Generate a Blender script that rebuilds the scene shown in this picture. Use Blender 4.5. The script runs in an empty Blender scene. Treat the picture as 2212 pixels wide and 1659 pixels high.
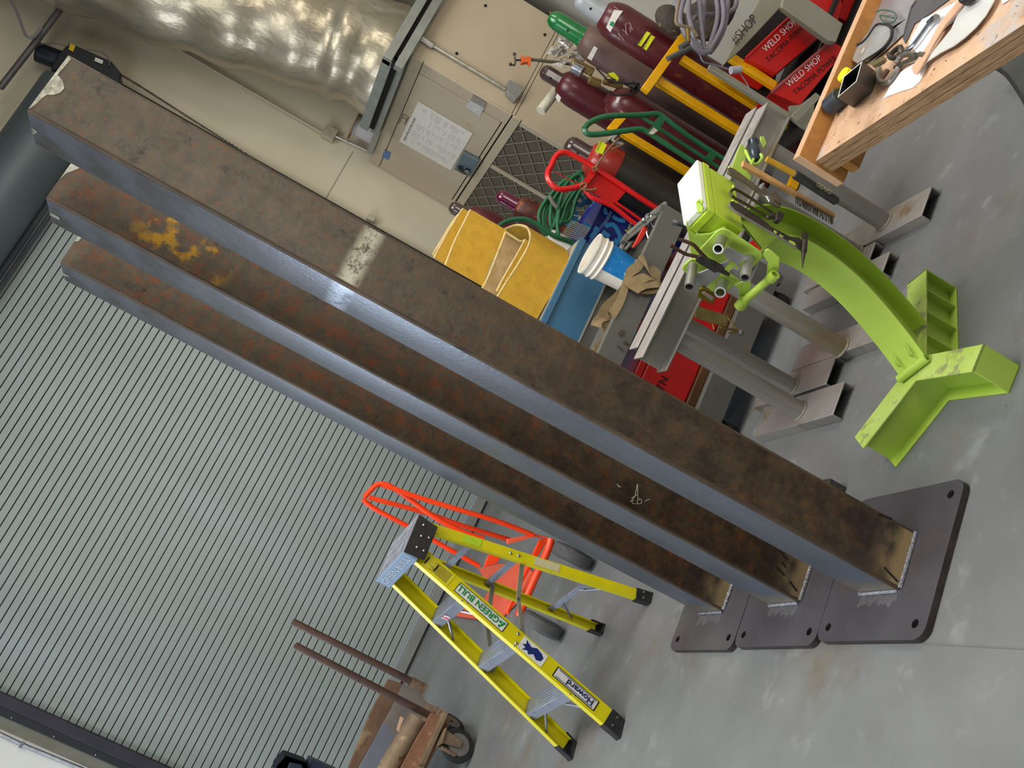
import bpy, bmesh, math, random
from mathutils import Vector, Matrix
random.seed(7)
SC = bpy.context.scene
COL = SC.collection
V = Vector
PI = math.pi

# ------------------------------------------------------------------ materials
def lin(h):
    h = h.lstrip('#'); out = []
    for i in (0, 2, 4):
        c = int(h[i:i+2], 16) / 255
        out.append(c / 12.92 if c <= .04045 else ((c + .055) / 1.055) ** 2.4)
    return tuple(out) + (1,)
MATS = {}
def M(name, c1, c2=None, scale=8, rough=.5, metal=0.0, bump=0.0, bscale=60, spots=None, lo=.35, hi=.65, coat=0.0, stretch=(1,1,1), spec=.5, emit=0):
    """colour c1 blended to c2 by fractal noise; spots=(colour, scale, threshold, softness) on top"""
    if name in MATS: return MATS[name]
    m = bpy.data.materials.new(name); m.use_nodes = True
    N = m.node_tree.nodes; L = m.node_tree.links
    b = N['Principled BSDF']
    b.inputs['Roughness'].default_value = rough; b.inputs['Metallic'].default_value = metal
    b.inputs['Specular IOR Level'].default_value = spec
    if coat: b.inputs['Coat Weight'].default_value = coat; b.inputs['Coat Roughness'].default_value = .12
    tc = N.new('ShaderNodeTexCoord'); mp = N.new('ShaderNodeMapping'); L.new(tc.outputs['Object'], mp.inputs['Vector'])
    mp.inputs['Scale'].default_value = stretch
    cur = None
    if c2:
        n = N.new('ShaderNodeTexNoise'); n.inputs['Scale'].default_value = scale; n.inputs['Detail'].default_value = 8; n.inputs['Roughness'].default_value = .6
        L.new(mp.outputs[0], n.inputs['Vector'])
        r = N.new('ShaderNodeValToRGB'); L.new(n.outputs['Fac'], r.inputs[0])
        r.color_ramp.elements[0].position = lo; r.color_ramp.elements[0].color = lin(c1)
        r.color_ramp.elements[1].position = hi; r.color_ramp.elements[1].color = lin(c2)
        cur = r.outputs[0]
    for s in (spots or []):
        n = N.new('ShaderNodeTexNoise'); n.inputs['Scale'].default_value = s[1]; n.inputs['Detail'].default_value = 6; n.inputs['Roughness'].default_value = .65
        mp2 = N.new('ShaderNodeMapping'); mp2.inputs['Location'].default_value = (s[1]*.37, 3.1, 1.7); mp2.inputs['Scale'].default_value = stretch
        L.new(tc.outputs['Object'], mp2.inputs['Vector']); L.new(mp2.outputs[0], n.inputs['Vector'])
        r = N.new('ShaderNodeValToRGB'); L.new(n.outputs['Fac'], r.inputs[0])
        r.color_ramp.elements[0].position = s[2]; r.color_ramp.elements[0].color = (0,0,0,1)
        r.color_ramp.elements[1].position = s[2] + s[3]; r.color_ramp.elements[1].color = (1,1,1,1)
        mx = N.new('ShaderNodeMix'); mx.data_type = 'RGBA'
        L.new(r.outputs[0], mx.inputs[0])
        if cur: L.new(cur, mx.inputs[6])
        else: mx.inputs[6].default_value = lin(c1)
        mx.inputs[7].default_value = lin(s[0]); cur = mx.outputs[2]
    if cur: L.new(cur, b.inputs['Base Color'])
    else: b.inputs['Base Color'].default_value = lin(c1)
    if bump:
        n = N.new('ShaderNodeTexNoise'); n.inputs['Scale'].default_value = bscale; n.inputs['Detail'].default_value = 5
        L.new(mp.outputs[0], n.inputs['Vector'])
        bp = N.new('ShaderNodeBump'); bp.inputs['Strength'].default_value = bump; bp.inputs['Distance'].default_value = .01
        L.new(n.outputs['Fac'], bp.inputs['Height']); L.new(bp.outputs[0], b.inputs['Normal'])
    if emit:
        b.inputs['Emission Color'].default_value = lin(c1); b.inputs['Emission Strength'].default_value = emit
    MATS[name] = m
    return m

# ------------------------------------------------------------------ mesh builder (world coordinates)
def ortho(d, up=None):
    d = V(d).normalized(); u = V(up) if up is not None else (V((0,0,1)) if abs(d.z) < .95 else V((1,0,0)))
    x = u.cross(d)
    if x.length < 1e-6: x = V((1,0,0)).cross(d)
    x.normalize(); y = d.cross(x).normalized()
    return x, y, d
def smooth(pts, k=6, closed=False):
    pts = [V(p) for p in pts]; n = len(pts); out = []
    rng = range(n if closed else n - 1)
    for i in rng:
        p0 = pts[(i-1) % n] if closed or i > 0 else pts[0]
        p1 = pts[i]; p2 = pts[(i+1) % n]
        p3 = pts[(i+2) % n] if closed or i + 2 < n else pts[-1]
        for j in range(k):
            t = j / k
            out.append(.5*((2*p1) + (p2-p0)*t + (2*p0-5*p1+4*p2-p3)*t*t + (3*p1-p0-3*p2+p3)*t**3))
    if not closed: out.append(pts[-1])
    return out
class MB:
    def __init__(s): s.bm = bmesh.new(); s.mi = 0
    def face(s, vs):
        try: f = s.bm.faces.new(vs); f.material_index = s.mi; return f
        except ValueError: return None
    def poly(s, pts):
        return s.face([s.bm.verts.new(V(p)) for p in pts])
    def prism(s, pts, vec):
        vec = V(vec); a = [s.bm.verts.new(V(p)) for p in pts]; b = [s.bm.verts.new(V(p)+vec) for p in pts]; n = len(a)
        s.face(a[::-1]); s.face(b)
        for i in range(n): s.face([a[i], a[(i+1) % n], b[(i+1) % n], b[i]])
        return s
    def box(s, c, size, rz=0.0, rot=None):
        R = rot or Matrix.Rotation(rz, 3, 'Z'); h = V(size)/2; c = V(c)
        pts = [c + R @ V((sx*h.x, sy*h.y, -h.z)) for sx, sy in ((-1,-1),(1,-1),(1,1),(-1,1))]
        return s.prism(pts, R @ V((0,0,size[2])))
    def b2(s, lo, hi):
        lo = V(lo); hi = V(hi); return s.box((lo+hi)/2, hi-lo)
    def ring(s, c, x, y, r, seg, r2=None):
        return [s.bm.verts.new(V(c) + x*(r*math.cos(2*PI*i/seg)) + y*((r2 or r)*math.sin(2*PI*i/seg))) for i in range(seg)]
    def bridge(s, a, b):
        n = len(a)
        for i in range(n): s.face([a[i], a[(i+1) % n], b[(i+1) % n], b[i]])
    def cyl(s, p0, p1, r0, r1=None, seg=20, caps=True):
        x, y, d = ortho(V(p1)-V(p0)); r1 = r0 if r1 is None else r1
        a = s.ring(p0, x, y, r0, seg); b = s.ring(p1, x, y, r1, seg); s.bridge(a, b)
        if caps: s.face(a[::-1]); s.face(b)
        return s
    def pipe(s, p0, p1, r, ri, seg=24):
        x, y, d = ortho(V(p1)-V(p0))
        a = s.ring(p0, x, y, r, seg); b = s.ring(p1, x, y, r, seg); c = s.ring(p1, x, y, ri, seg); e = s.ring(p0, x, y, ri, seg)
        s.bridge(a, b); s.bridge(b, c); s.bridge(c, e); s.bridge(e, a); return s
    def lathe(s, p, axis, prof, seg=28, cap=True):
        x, y, d = ortho(axis); p = V(p); rings = [s.ring(p + d*h, x, y, max(r, 1e-4), seg) for r, h in prof]
        for i in range(len(rings)-1): s.bridge(rings[i], rings[i+1])
        if cap: s.face(rings[0][::-1]); s.face(rings[-1])
        return s
    def tube(s, pts, r, seg=10, closed=False, caps=True, sm=0, rad=None):
        if sm: pts = smooth(pts, sm, closed)
        pts = [V(p) for p in pts]; n = len(pts); rings = []; x = None
        for i in range(n):
            if closed: t = pts[(i+1) % n] - pts[i-1]
            else: t = pts[min(i+1, n-1)] - pts[max(i-1, 0)]
            if t.length < 1e-9: t = V((0,0,1))
            t.normalize()
            if x is None: x, y, _ = ortho(t)
            else:
                x = (x - t*x.dot(t))
                if x.length < 1e-6: x = ortho(t)[0]
                x.normalize(); y = t.cross(x)
            rr = rad[i] if rad else r
            rings.append(s.ring(pts[i], x, y, rr, seg))
        for i in range(n-1): s.bridge(rings[i], rings[i+1])
        if closed: s.bridge(rings[-1], rings[0])
        elif caps: s.face(rings[0][::-1]); s.face(rings[-1])
        return s
    def beam(s, p0, p1, prof, xdir):
        """extrude a 2-D profile (x along xdir) from p0 to p1"""
        p0 = V(p0); p1 = V(p1); d = (p1-p0).normalized(); x = V(xdir); x = (x - d*x.dot(d)).normalized(); y = d.cross(x)
        return s.prism([p0 + x*a + y*b for a, b in prof], p1-p0)
    def ribbon(s, pts, wdir, th=.004, sm=0, closed=False):
        """strip: pts centre line, wdir full width vector (one or per point)"""
        n0 = len(pts)
        if not isinstance(wdir, list): wdir = [V(wdir)]*n0
        wd = [V(w) for w in wdir]
        if sm: pts = smooth(pts, sm, closed); wd = smooth(wd, sm, closed)
        pts = [V(p) for p in pts]; n = len(pts); R = []
        for i in range(n):
            t = (pts[(i+1) % n] - pts[i-1]) if closed else (pts[min(i+1, n-1)] - pts[max(i-1, 0)])
            nn = t.cross(wd[i])
            if nn.length < 1e-9: nn = V((0,0,1))
            nn = nn.normalized()*(th/2); w = wd[i]/2; p = pts[i]
            R.append([s.bm.verts.new(q) for q in (p-w-nn, p+w-nn, p+w+nn, p-w+nn)])
        for i in range(n-1 if not closed else n): s.bridge(R[i], R[(i+1) % n])
        if not closed: s.face(R[0][::-1]); s.face(R[-1])
        return s
    def ball(s, c, r, sz=(1,1,1), seg=14):
        m = Matrix.Translation(V(c)) @ Matrix.Diagonal((sz[0]*r, sz[1]*r, sz[2]*r, 1))
        res = bmesh.ops.create_uvsphere(s.bm, u_segments=seg, v_segments=seg//2+2, radius=1, matrix=m)
        for v in res['verts']:
            for f in v.link_faces: f.material_index = s.mi
        return s
    def build(s, name, mats, parent=None, bevel=0.0, ang=35, label=None, cat=None, group=None, kind=None, flip=True):
        bm = s.bm
        bmesh.ops.recalc_face_normals(bm, faces=bm.faces[:])
        if not isinstance(mats, (list, tuple)): mats = [mats]
        root = parent
        while root is not None and root.parent is not None: root = root.parent
        if root is not None: off = V(root.location)
        elif name in ('floor',): off = V((0,0,0))
        else:
            lo = V((1e9,)*3); hi = V((-1e9,)*3)
            for v in bm.verts:
                for i in range(3): lo[i] = min(lo[i], v.co[i]); hi[i] = max(hi[i], v.co[i])
            off = V(((lo.x+hi.x)/2, (lo.y+hi.y)/2, lo.z))
        for v in bm.verts: v.co -= off
        me = bpy.data.meshes.new(name); bm.to_mesh(me); bm.free()
        for m in mats: me.materials.append(m)
        me.shade_smooth(); me.set_sharp_from_angle(angle=math.radians(ang))
        o = bpy.data.objects.new(name, me); COL.objects.link(o)
        if parent is not None: o.parent = parent
        else: o.location = off
        if bevel:
            b = o.modifiers.new('b', 'BEVEL'); b.width = bevel; b.segments = 2; b.limit_method = 'ANGLE'; b.angle_limit = math.radians(40)
        if label: o['label'] = label
        if cat: o['category'] = cat
        if group: o['group'] = group
        if kind: o['kind'] = kind
        return o
def thing(name, label, cat, loc, group=None):
    o = bpy.data.objects.new(name, None); COL.objects.link(o); o.location = loc; o.empty_display_size = .05
    o['label'] = label; o['category'] = cat
    if group: o['group'] = group
    return o
def text(s, name, org, xd, yd, h, mat, parent, off=.0015, ext=0, align='LEFT', label=None, thick=0.0, sx=1.0):
    """flat lettering: org = lower-left of the text, xd reading direction, yd up; h = cap height"""
    cu = bpy.data.curves.new(name, 'FONT'); cu.body = s; cu.size = 1; cu.align_x = align; cu.offset = thick; cu.resolution_u = 3
    o = bpy.data.objects.new(name, cu); COL.objects.link(o)
    dg = bpy.context.evaluated_depsgraph_get(); me = bpy.data.meshes.new_from_object(o.evaluated_get(dg))
    bpy.data.objects.remove(o); bpy.data.curves.remove(cu)
    xd = V(xd).normalized(); yd = V(yd); yd = (yd - xd*yd.dot(xd)).normalized(); zd = xd.cross(yd); org = V(org)
    root = parent
    while root is not None and root.parent is not None: root = root.parent
    ro = V(root.location) if root is not None else V((0,0,0))
    k = h/.7
    for v in me.vertices:
        v.co = org + xd*(v.co.x*k*sx) + yd*(v.co.y*k) + zd*off - ro
    me.materials.clear(); me.materials.append(mat); me.name = name
    o = bpy.data.objects.new(name, me); COL.objects.link(o)
    if parent is not None: o.parent = parent
    if label: o['label'] = label
    return o
def each(name, mat, root, fs, bevel=0):
    for f in fs: mb = MB(); f(mb); mb.build(name, mat, root, bevel)
def lerp(a, b, t): return V(a)*(1-t) + V(b)*t
def chan(w, f, t): # C profile, web along y (width w), flanges along +x
    h = w/2; return [(0,-h),(f,-h),(f,-h+t),(t,-h+t),(t,h-t),(f,h-t),(f,h),(0,h)]
def ibeam(h, w, t, tw):
    a = h/2; b = w/2; c = tw/2
    return [(-b,-a),(b,-a),(b,-a+t),(c,-a+t),(c,a-t),(b,a-t),(b,a),(-b,a),(-b,a-t),(-c,a-t),(-c,-a+t),(-b,-a+t)]
def rrect(w, h, r, seg=5):
    out = []
    for cx, cy, a0 in ((w/2-r, h/2-r, 0), (-w/2+r, h/2-r, PI/2), (-w/2+r, -h/2+r, PI), (w/2-r, -h/2+r, 1.5*PI)):
        for i in range(seg+1):
            a = a0 + PI/2*i/seg; out.append((cx+r*math.cos(a), cy+r*math.sin(a)))
    return out
def rectp(w, h): return [(-w/2,-h/2),(w/2,-h/2),(w/2,h/2),(-w/2,h/2)]

# ------------------------------------------------------------------ camera (level reading: yaw 17.8 deg right, 9.6 deg down, rolled 61 deg)
cam = bpy.data.cameras.new('camera'); co = bpy.data.objects.new('camera', cam); COL.objects.link(co); SC.camera = co
r_ = V((0.41325531, -0.28633674, -0.86442543)); u_ = V((0.8593349, -0.19143309, 0.47423297)); d_ = V((0.30126995, 0.93881023, -0.16694841))
mt = Matrix((r_, u_, -d_)).transposed().to_4x4(); mt.translation = V((0, 0, 1.898)); co.matrix_world = mt
cam.sensor_width = 36; cam.lens = 2214.36/2212*36; cam.clip_end = 100

# ------------------------------------------------------------------ shared materials
WHITE = M('white_vinyl', '#E4E2DC', '#D6D2C8', 30, .45)
BLACKP = M('black_plastic', '#1C1B1C', '#2A292A', 20, .5)
BLACKR = M('black_rubber', '#1A1A1B', '#2C2B2A', 15, .75)
CHROME = M('bright_steel', '#B8BABD', '#96989B', 25, .25, 1.0)
DARKST = M('dark_forged_steel', '#4A453F', '#5F5950', 40, .4, .8, bump=.15)
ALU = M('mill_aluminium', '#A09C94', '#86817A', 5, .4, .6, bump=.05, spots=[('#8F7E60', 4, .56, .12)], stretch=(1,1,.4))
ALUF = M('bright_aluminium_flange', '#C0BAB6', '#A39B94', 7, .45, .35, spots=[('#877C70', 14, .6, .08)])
YEL = M('yellow_fiberglass', '#DDD000', '#CFC200', 6, .42, bump=.03, spots=[('#A79A10', 12, .66, .1)])
LIME = M('lime_paint', '#B3CC58', '#A8C34A', 3, .38, bump=.03, spots=[('#869C38', 9, .68, .1)])
LIMESCUFF = M('scuffed_lime_paint', '#BACB72', '#A8C04C', 5, .5, bump=.05, spots=[('#8F9060', 10, .56, .1), ('#6E6A50', 22, .66, .05)])
TAN = M('tan_enamel', '#B9A98F', '#B1A187', 2.5, .5, spots=[('#A8966F', 3, .62, .15)])
WALLM = M('beige_wall_paint', '#D9CDB2', '#D2C6AA', 1.2, .75, bump=.04, bscale=120)
GREYP = M('grey_box_paint', '#8A8880', '#7E7C74', 20, .5)
RED = M('red_enamel', '#D01816', '#C01412', 6, .3, coat=.4)
REDP = M('red_plastic', '#C41A16', '#B01512', 5, .4, spots=[('#8E1512', 8, .66, .1)])
GREEN = M('green_enamel', '#1A5A34', '#216440', 8, .35, coat=.3)
ORANGE = M('orange_enamel', '#F2450C', '#E83C08', 5, .35, coat=.3)
ORPINK = M('faded_orange_enamel', '#F0694A', '#E55A38', 7, .45, spots=[('#B8503C', 9, .62, .08)])
MAROON = M('maroon_cylinder_paint', '#4A1419', '#5A1A1E', 5, .38, coat=.2, spots=[('#6E3A22', 9, .6, .08), ('#3A1014', 16, .6, .08)])
MAROOND = M('dull_brown_cylinder_paint', '#5E4A42', '#6A5147', 4, .5, spots=[('#54302A', 7, .55, .15)])
RUST = M('rusty_steel', '#5A3F2C', '#46362B', 8, .75, .2, bump=.2, spots=[('#7E4A26', 14, .6, .08)])
CARTRUST = M('tan_and_rust_steel', '#8A7458', '#6E5A48', 6, .65, .1, bump=.2, spots=[('#5A4030', 12, .58, .08), ('#A8946C', 10, .62, .08)])
GREYST = M('grey_painted_steel', '#6E6C64', '#66645C', 4, .55, .2, bump=.05, spots=[('#55514A', 10, .66, .08)])
YPAINT = M('yellow_cart_enamel', '#E0A800', '#D09800', 8, .4, spots=[('#7A5A20', 26, .68, .04)])
WOOD = M('pine_board', '#B07C3E', '#9C6A34', 4, .65, bump=.08, stretch=(6,1,6), spots=[('#6A4A2C', 7, .66, .1)])
INK = M('black_ink', '#151515', rough=.6)
INKW = M('white_paint_marker', '#D8D0D4', rough=.6)
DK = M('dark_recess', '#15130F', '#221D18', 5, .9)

# ------------------------------------------------------------------ floor and walls
mb = MB(); mb.prism([(-9,-3,-.1),(9,-3,-.1),(9,9.7,-.1),(-9,9.7,-.1)], (0,0,.1))
FLOORM = M('sealed_concrete', '#7C7C7A', '#6C6C6B', 1.3, .4, bump=.06, bscale=35, spots=[('#858583', 6, .58, .12), ('#6C6455', 1.1, .56, .14), ('#565658', 42, .71, .03), ('#9A9A9A', 60, .74, .03)])
mb.build('floor', FLOORM, kind='structure')
mb = MB() # control joint and hairline crack cut in the slab
a, b = [(0.746,2.624,0.001),(0.751,2.223,0.001)]
d = (V(b)-V(a)); mb.ribbon([V(a)-d*.05, V(b)+d*3], V((d.y,-d.x,0)).normalized()*.003, .001)
mb.build('trim_1', M('joint_grey','#6A6A66',rough=.9), kind='structure')

YD = 9.147
# door wall (left part white, header, right part beige); opening x -1.30..3.45, z 0..4.6
mb = MB()
mb.b2((-9, YD+.02, 0), (-1.42, YD+.35, 7)); mb.b2((3.45, YD+.02, 0), (5.7, YD+.35, 7)); mb.b2((-1.42, YD+.02, 4.75), (3.45, YD+.35, 7))
mb.mi = 1; mb.b2((-9, YD-.01, 2.78), (-1.47, YD+.02, 7)); mb.b2((-9, YD-.012, 0), (-1.50, YD+.02, 2.775))
mb.mi = 0
wb = mb.build('wall_back', [WALLM, M('white_wall_panel', '#DAD6CC', '#D2CEC4', 2, .7)], kind='structure')
mb = MB(); mb.b2((3.62, YD+.012, 2.625), (4.21, YD+.019, 2.629)); mb.build('trim_2', M('panel_joint','#8F8672',rough=.9), kind='structure')
mb = MB(); mb.b2((5.4, -3, 0), (5.7, 9.147, 7)); mb.build('wall_right', M('white_side_wall', '#CFCABC', '#C6C0B0', 1.5, .7), kind='structure')
CEILM = M('grey_ceiling_deck', '#7C7A78', '#726F6E', 2, .8)
mb = MB(); mb.b2((-9, 6.4, 6.3), (5.7, 9.5, 6.5)); mb.build('ceiling', CEILM, kind='structure')
# ------------------------------------------------------------------ roll-up door
door = bpy.data.objects.new('door_1', None); COL.objects.link(door); door.location = (1.1, YD, 0); door['kind'] = 'structure'
DOORM = M('door_slat_grey', '#9AA19B', '#939A94', 1.5, .42, .15, spots=[('#9DA6A8', .8, .55, .2)], stretch=(1,1,.25))
mb = MB(); prof = []
z = .115; pitch = .0646
while z < 4.75:
    prof += [(-.003, z+.004), (-.004, z+.007), (-.004, z+pitch-.007), (-.003, z+pitch-.004), (.010, z+pitch-.0038), (.010, z+pitch+.0038)]
    z += pitch
vs = []
for dy, zz in prof:
    vs.append((mb.bm.verts.new((-1.32, YD+dy, zz)), mb.bm.verts.new((3.5, YD+dy, zz))))
for i in range(len(vs)-1): mb.face([vs[i][0], vs[i][1], vs[i+1][1], vs[i+1][0]])
for f in mb.bm.faces:
    c = f.calc_center_median()
    if c.y > YD+.0025: f.material_index = 1
mb.build('curtain', [DOORM, M('slat_joint_shadow', '#15191B', rough=.9)], door, ang=15)
mb = MB(); mb.b2((-1.32, YD-.03, .02), (3.5, YD-.005, .105)); mb.build('bottom_bar', M('bottom_bar_alu', '#97968F', '#8B8A83', 4, .45, .3), door, .003)
mb = MB(); mb.b2((-1.32, YD-.022, 0), (3.5, YD-.008, .02)); mb.build('weather_strip', BLACKR, door)
GUIDE = M('dark_guide_steel', '#3A343C', '#2F2B31', 3, .5, .3)
for sx, x in ((-1, -1.30), (1, 3.48)):
    mb = MB(); mb.b2((min(x, x+sx*.09), YD-.07, 0), (max(x, x+sx*.09), YD+.01, 4.7)); mb.build('guide_rail', GUIDE, door, .004)
    mb = MB(); mb.b2((min(x+sx*.092, x+sx*.155), YD-.05, 0), (max(x+sx*.092, x+sx*.155), YD+.01, 4.8)); mb.build('wall_angle', M('black_angle', '#15171B', rough=.5), door, .003)
for k in range(14): mb = MB(); mb.ball((-1.435, YD-.052, .25+k*.35), .009, seg=8); mb.build('bolt', CHROME, door)
mb = MB(); mb.b2((-1.545, YD-.02, 0), (-1.46, YD-.002, 4.9)); mb.build('jamb_trim', M('grey_jamb', '#7E7C70', '#74725F', 6, .6), door)
HOODM = M('hood_grey', '#697272', '#5E6768', 1.5, .5, .3)
mb = MB(); mb.lathe((-1.7, 8.86, 4.86), (1,0,0), [(.27,0),(.285,.01),(.285,4.93),(.27,4.94)], seg=48); mb.build('hood', HOODM, door)
mb = MB(); mb.b2((-1.4, 8.99, 4.51), (3.5, 9.02, 4.60)); mb.tube([(-1.4, 8.98, 4.535), (3.5, 8.98, 4.535)], .017); mb.build('hood_baffle', M('baffle_dark', '#3D3F44', '#55585A', 3, .45, .3), door)
mb = MB(); mb.cyl((3.24,8.86,4.86),(3.5,8.86,4.86),.05); mb.build('shaft', GUIDE, door)

# operator motor
op = thing('door_operator', 'black electric door operator with yellow sticker mounted at the end of the roll-up door hood', 'motor', (3.75, 8.95, 4.72))
OPB = M('operator_black', '#181A1E', '#22252B', 8, .4)
mb = MB()
Q = [(3.637,8.88,5.136),(3.679,8.88,4.771),(3.627,8.88,4.646),(3.531,8.88,4.617),(3.337,8.88,5.132),(3.446,8.88,5.162)]
mb.prism(Q, (0,.22,0)); mb.build('gear_box', OPB, op, .008)
a, b = [(3.442,8.95,5.331),(3.471,8.95,5.169)]; mb = MB(); mb.cyl(a, lerp(a,b,1.15), .085, .085, 28); mb.build('motor_body', M('motor_navy','#20252E','#2A303B',5,.35,.3), op, .01)
mb = MB(); Q = [(3.634,8.87,5.124),(3.631,8.87,5.076),(3.571,8.87,5.063),(3.573,8.87,5.106)]; mb.prism(Q, (0,-.004,0)); mb.build('sticker', M('sticker_yellow','#D8B820'), op)
mb = MB(); mb.prism([(3.632,8.87,4.891),(3.642,8.87,4.823),(3.607,8.87,4.812),(3.598,8.87,4.88)], (0,-.004,0)); mb.build('data_plate', WHITE, op)
mb = MB(); mb.tube([(3.459,8.86,5.327),(3.502,8.86,5.289),(3.554,8.86,5.222),(3.579,8.86,5.164),(3.599,8.86,5.112)], .006, sm=4); mb.tube([(3.651,8.86,4.992),(3.689,8.86,4.906),(3.698,8.86,4.833),(3.669,8.86,4.782),(3.624,8.86,4.756)], .006, sm=4); mb.build('cable', M('grey_cable','#6E6A68'), op)
mb = MB(); pts = smooth([(3.64,8.95,4.676),(3.635,8.95,4.488),(3.619,8.95,4.212),(3.598,8.95,3.886),(3.574,8.95,3.464),(3.52,8.95,2.599)], 14)
for i, p in enumerate(pts): mb.ball(p, .010, (1,1,1.3), 6)
mb.tube(pts, .004, 5)
mb.build('hand_chain', M('chain_steel','#4A4438','#6A6450',20,.5,.6), op)

mb = MB(); mb.prism([(3.655,9.12,2.211),(3.709,9.12,2.209),(3.709,9.12,2.131),(3.659,9.12,2.135)], (0,-.04,0)); mb.build('outlet_box', M('beige_conduit', '#BDB39C', '#AFA58E', 20, .5, .2), None, .003, label='small beige outlet box low on the back wall beside the nearest column', cat='outlet box')
# conduits on the door wall
def conduit(name, pts, r, mat, label, boxpts=None, sm=0, cat='conduit'):
    t = thing(name, label, cat, pts[0]); mb = MB(); mb.tube(pts, r, 10, sm=sm); mb.build('pipe', mat, t); return t
CONDM = M('beige_conduit', '#BDB39C', '#AFA58E', 20, .5, .2)
t = conduit('conduit', [(4.292,9.12,5.188),(4.206,9.12,4.885),(4.202,9.12,2.943)], .013, CONDM, 'long beige painted conduit running down the back wall into a square junction box')
a = (4.23,9.11,2.891); mb = MB(); mb.box(a, (.125,.06,.125)); mb.build('junction_box', CONDM, t, .004)
mb = MB(); mb.tube([(4.238,9.12,2.845),(4.276,9.12,2.505),(4.269,9.12,2.447)], .012, 10); mb.build('lower_pipe', M('conduit_bare','#A8A498','#98948A',20,.35,.6), t)
t = conduit('conduit', [(-1.573,9.11,2.831),(-1.582,9.11,2.541),(-1.57,9.11,2.059),(-1.568,9.11,1.716)], .016, M('galvanised','#9A9CA0','#85878B',20,.35,.7), 'galvanised conduit clipped to the white wall left of the door')
a = (-1.583,9.1,2.531); mb = MB(); mb.box(a, (.05,.03,.02)); mb.build('clip', CHROME, t, .002)
t = conduit('ceiling_pipe', [(3.895,8.7,5.284),(3.369,8.7,5.29),(2.907,8.7,5.303)], .028, M('dark_pipe','#6C6868','#5E5B5B',9,.5,.3), 'grey pipe crossing above the door hood in the top corner', cat='pipe')
t = conduit('flexible_cable', [(3.607,8.6,5.619),(3.518,8.6,5.492),(3.39,8.6,5.348),(3.406,8.6,5.288),(3.516,8.6,5.278)], .012, M('cable_grey','#7C7878',rough=.5), 'grey flexible cable hanging in a loop from the ceiling', sm=5, cat='cable')
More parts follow.
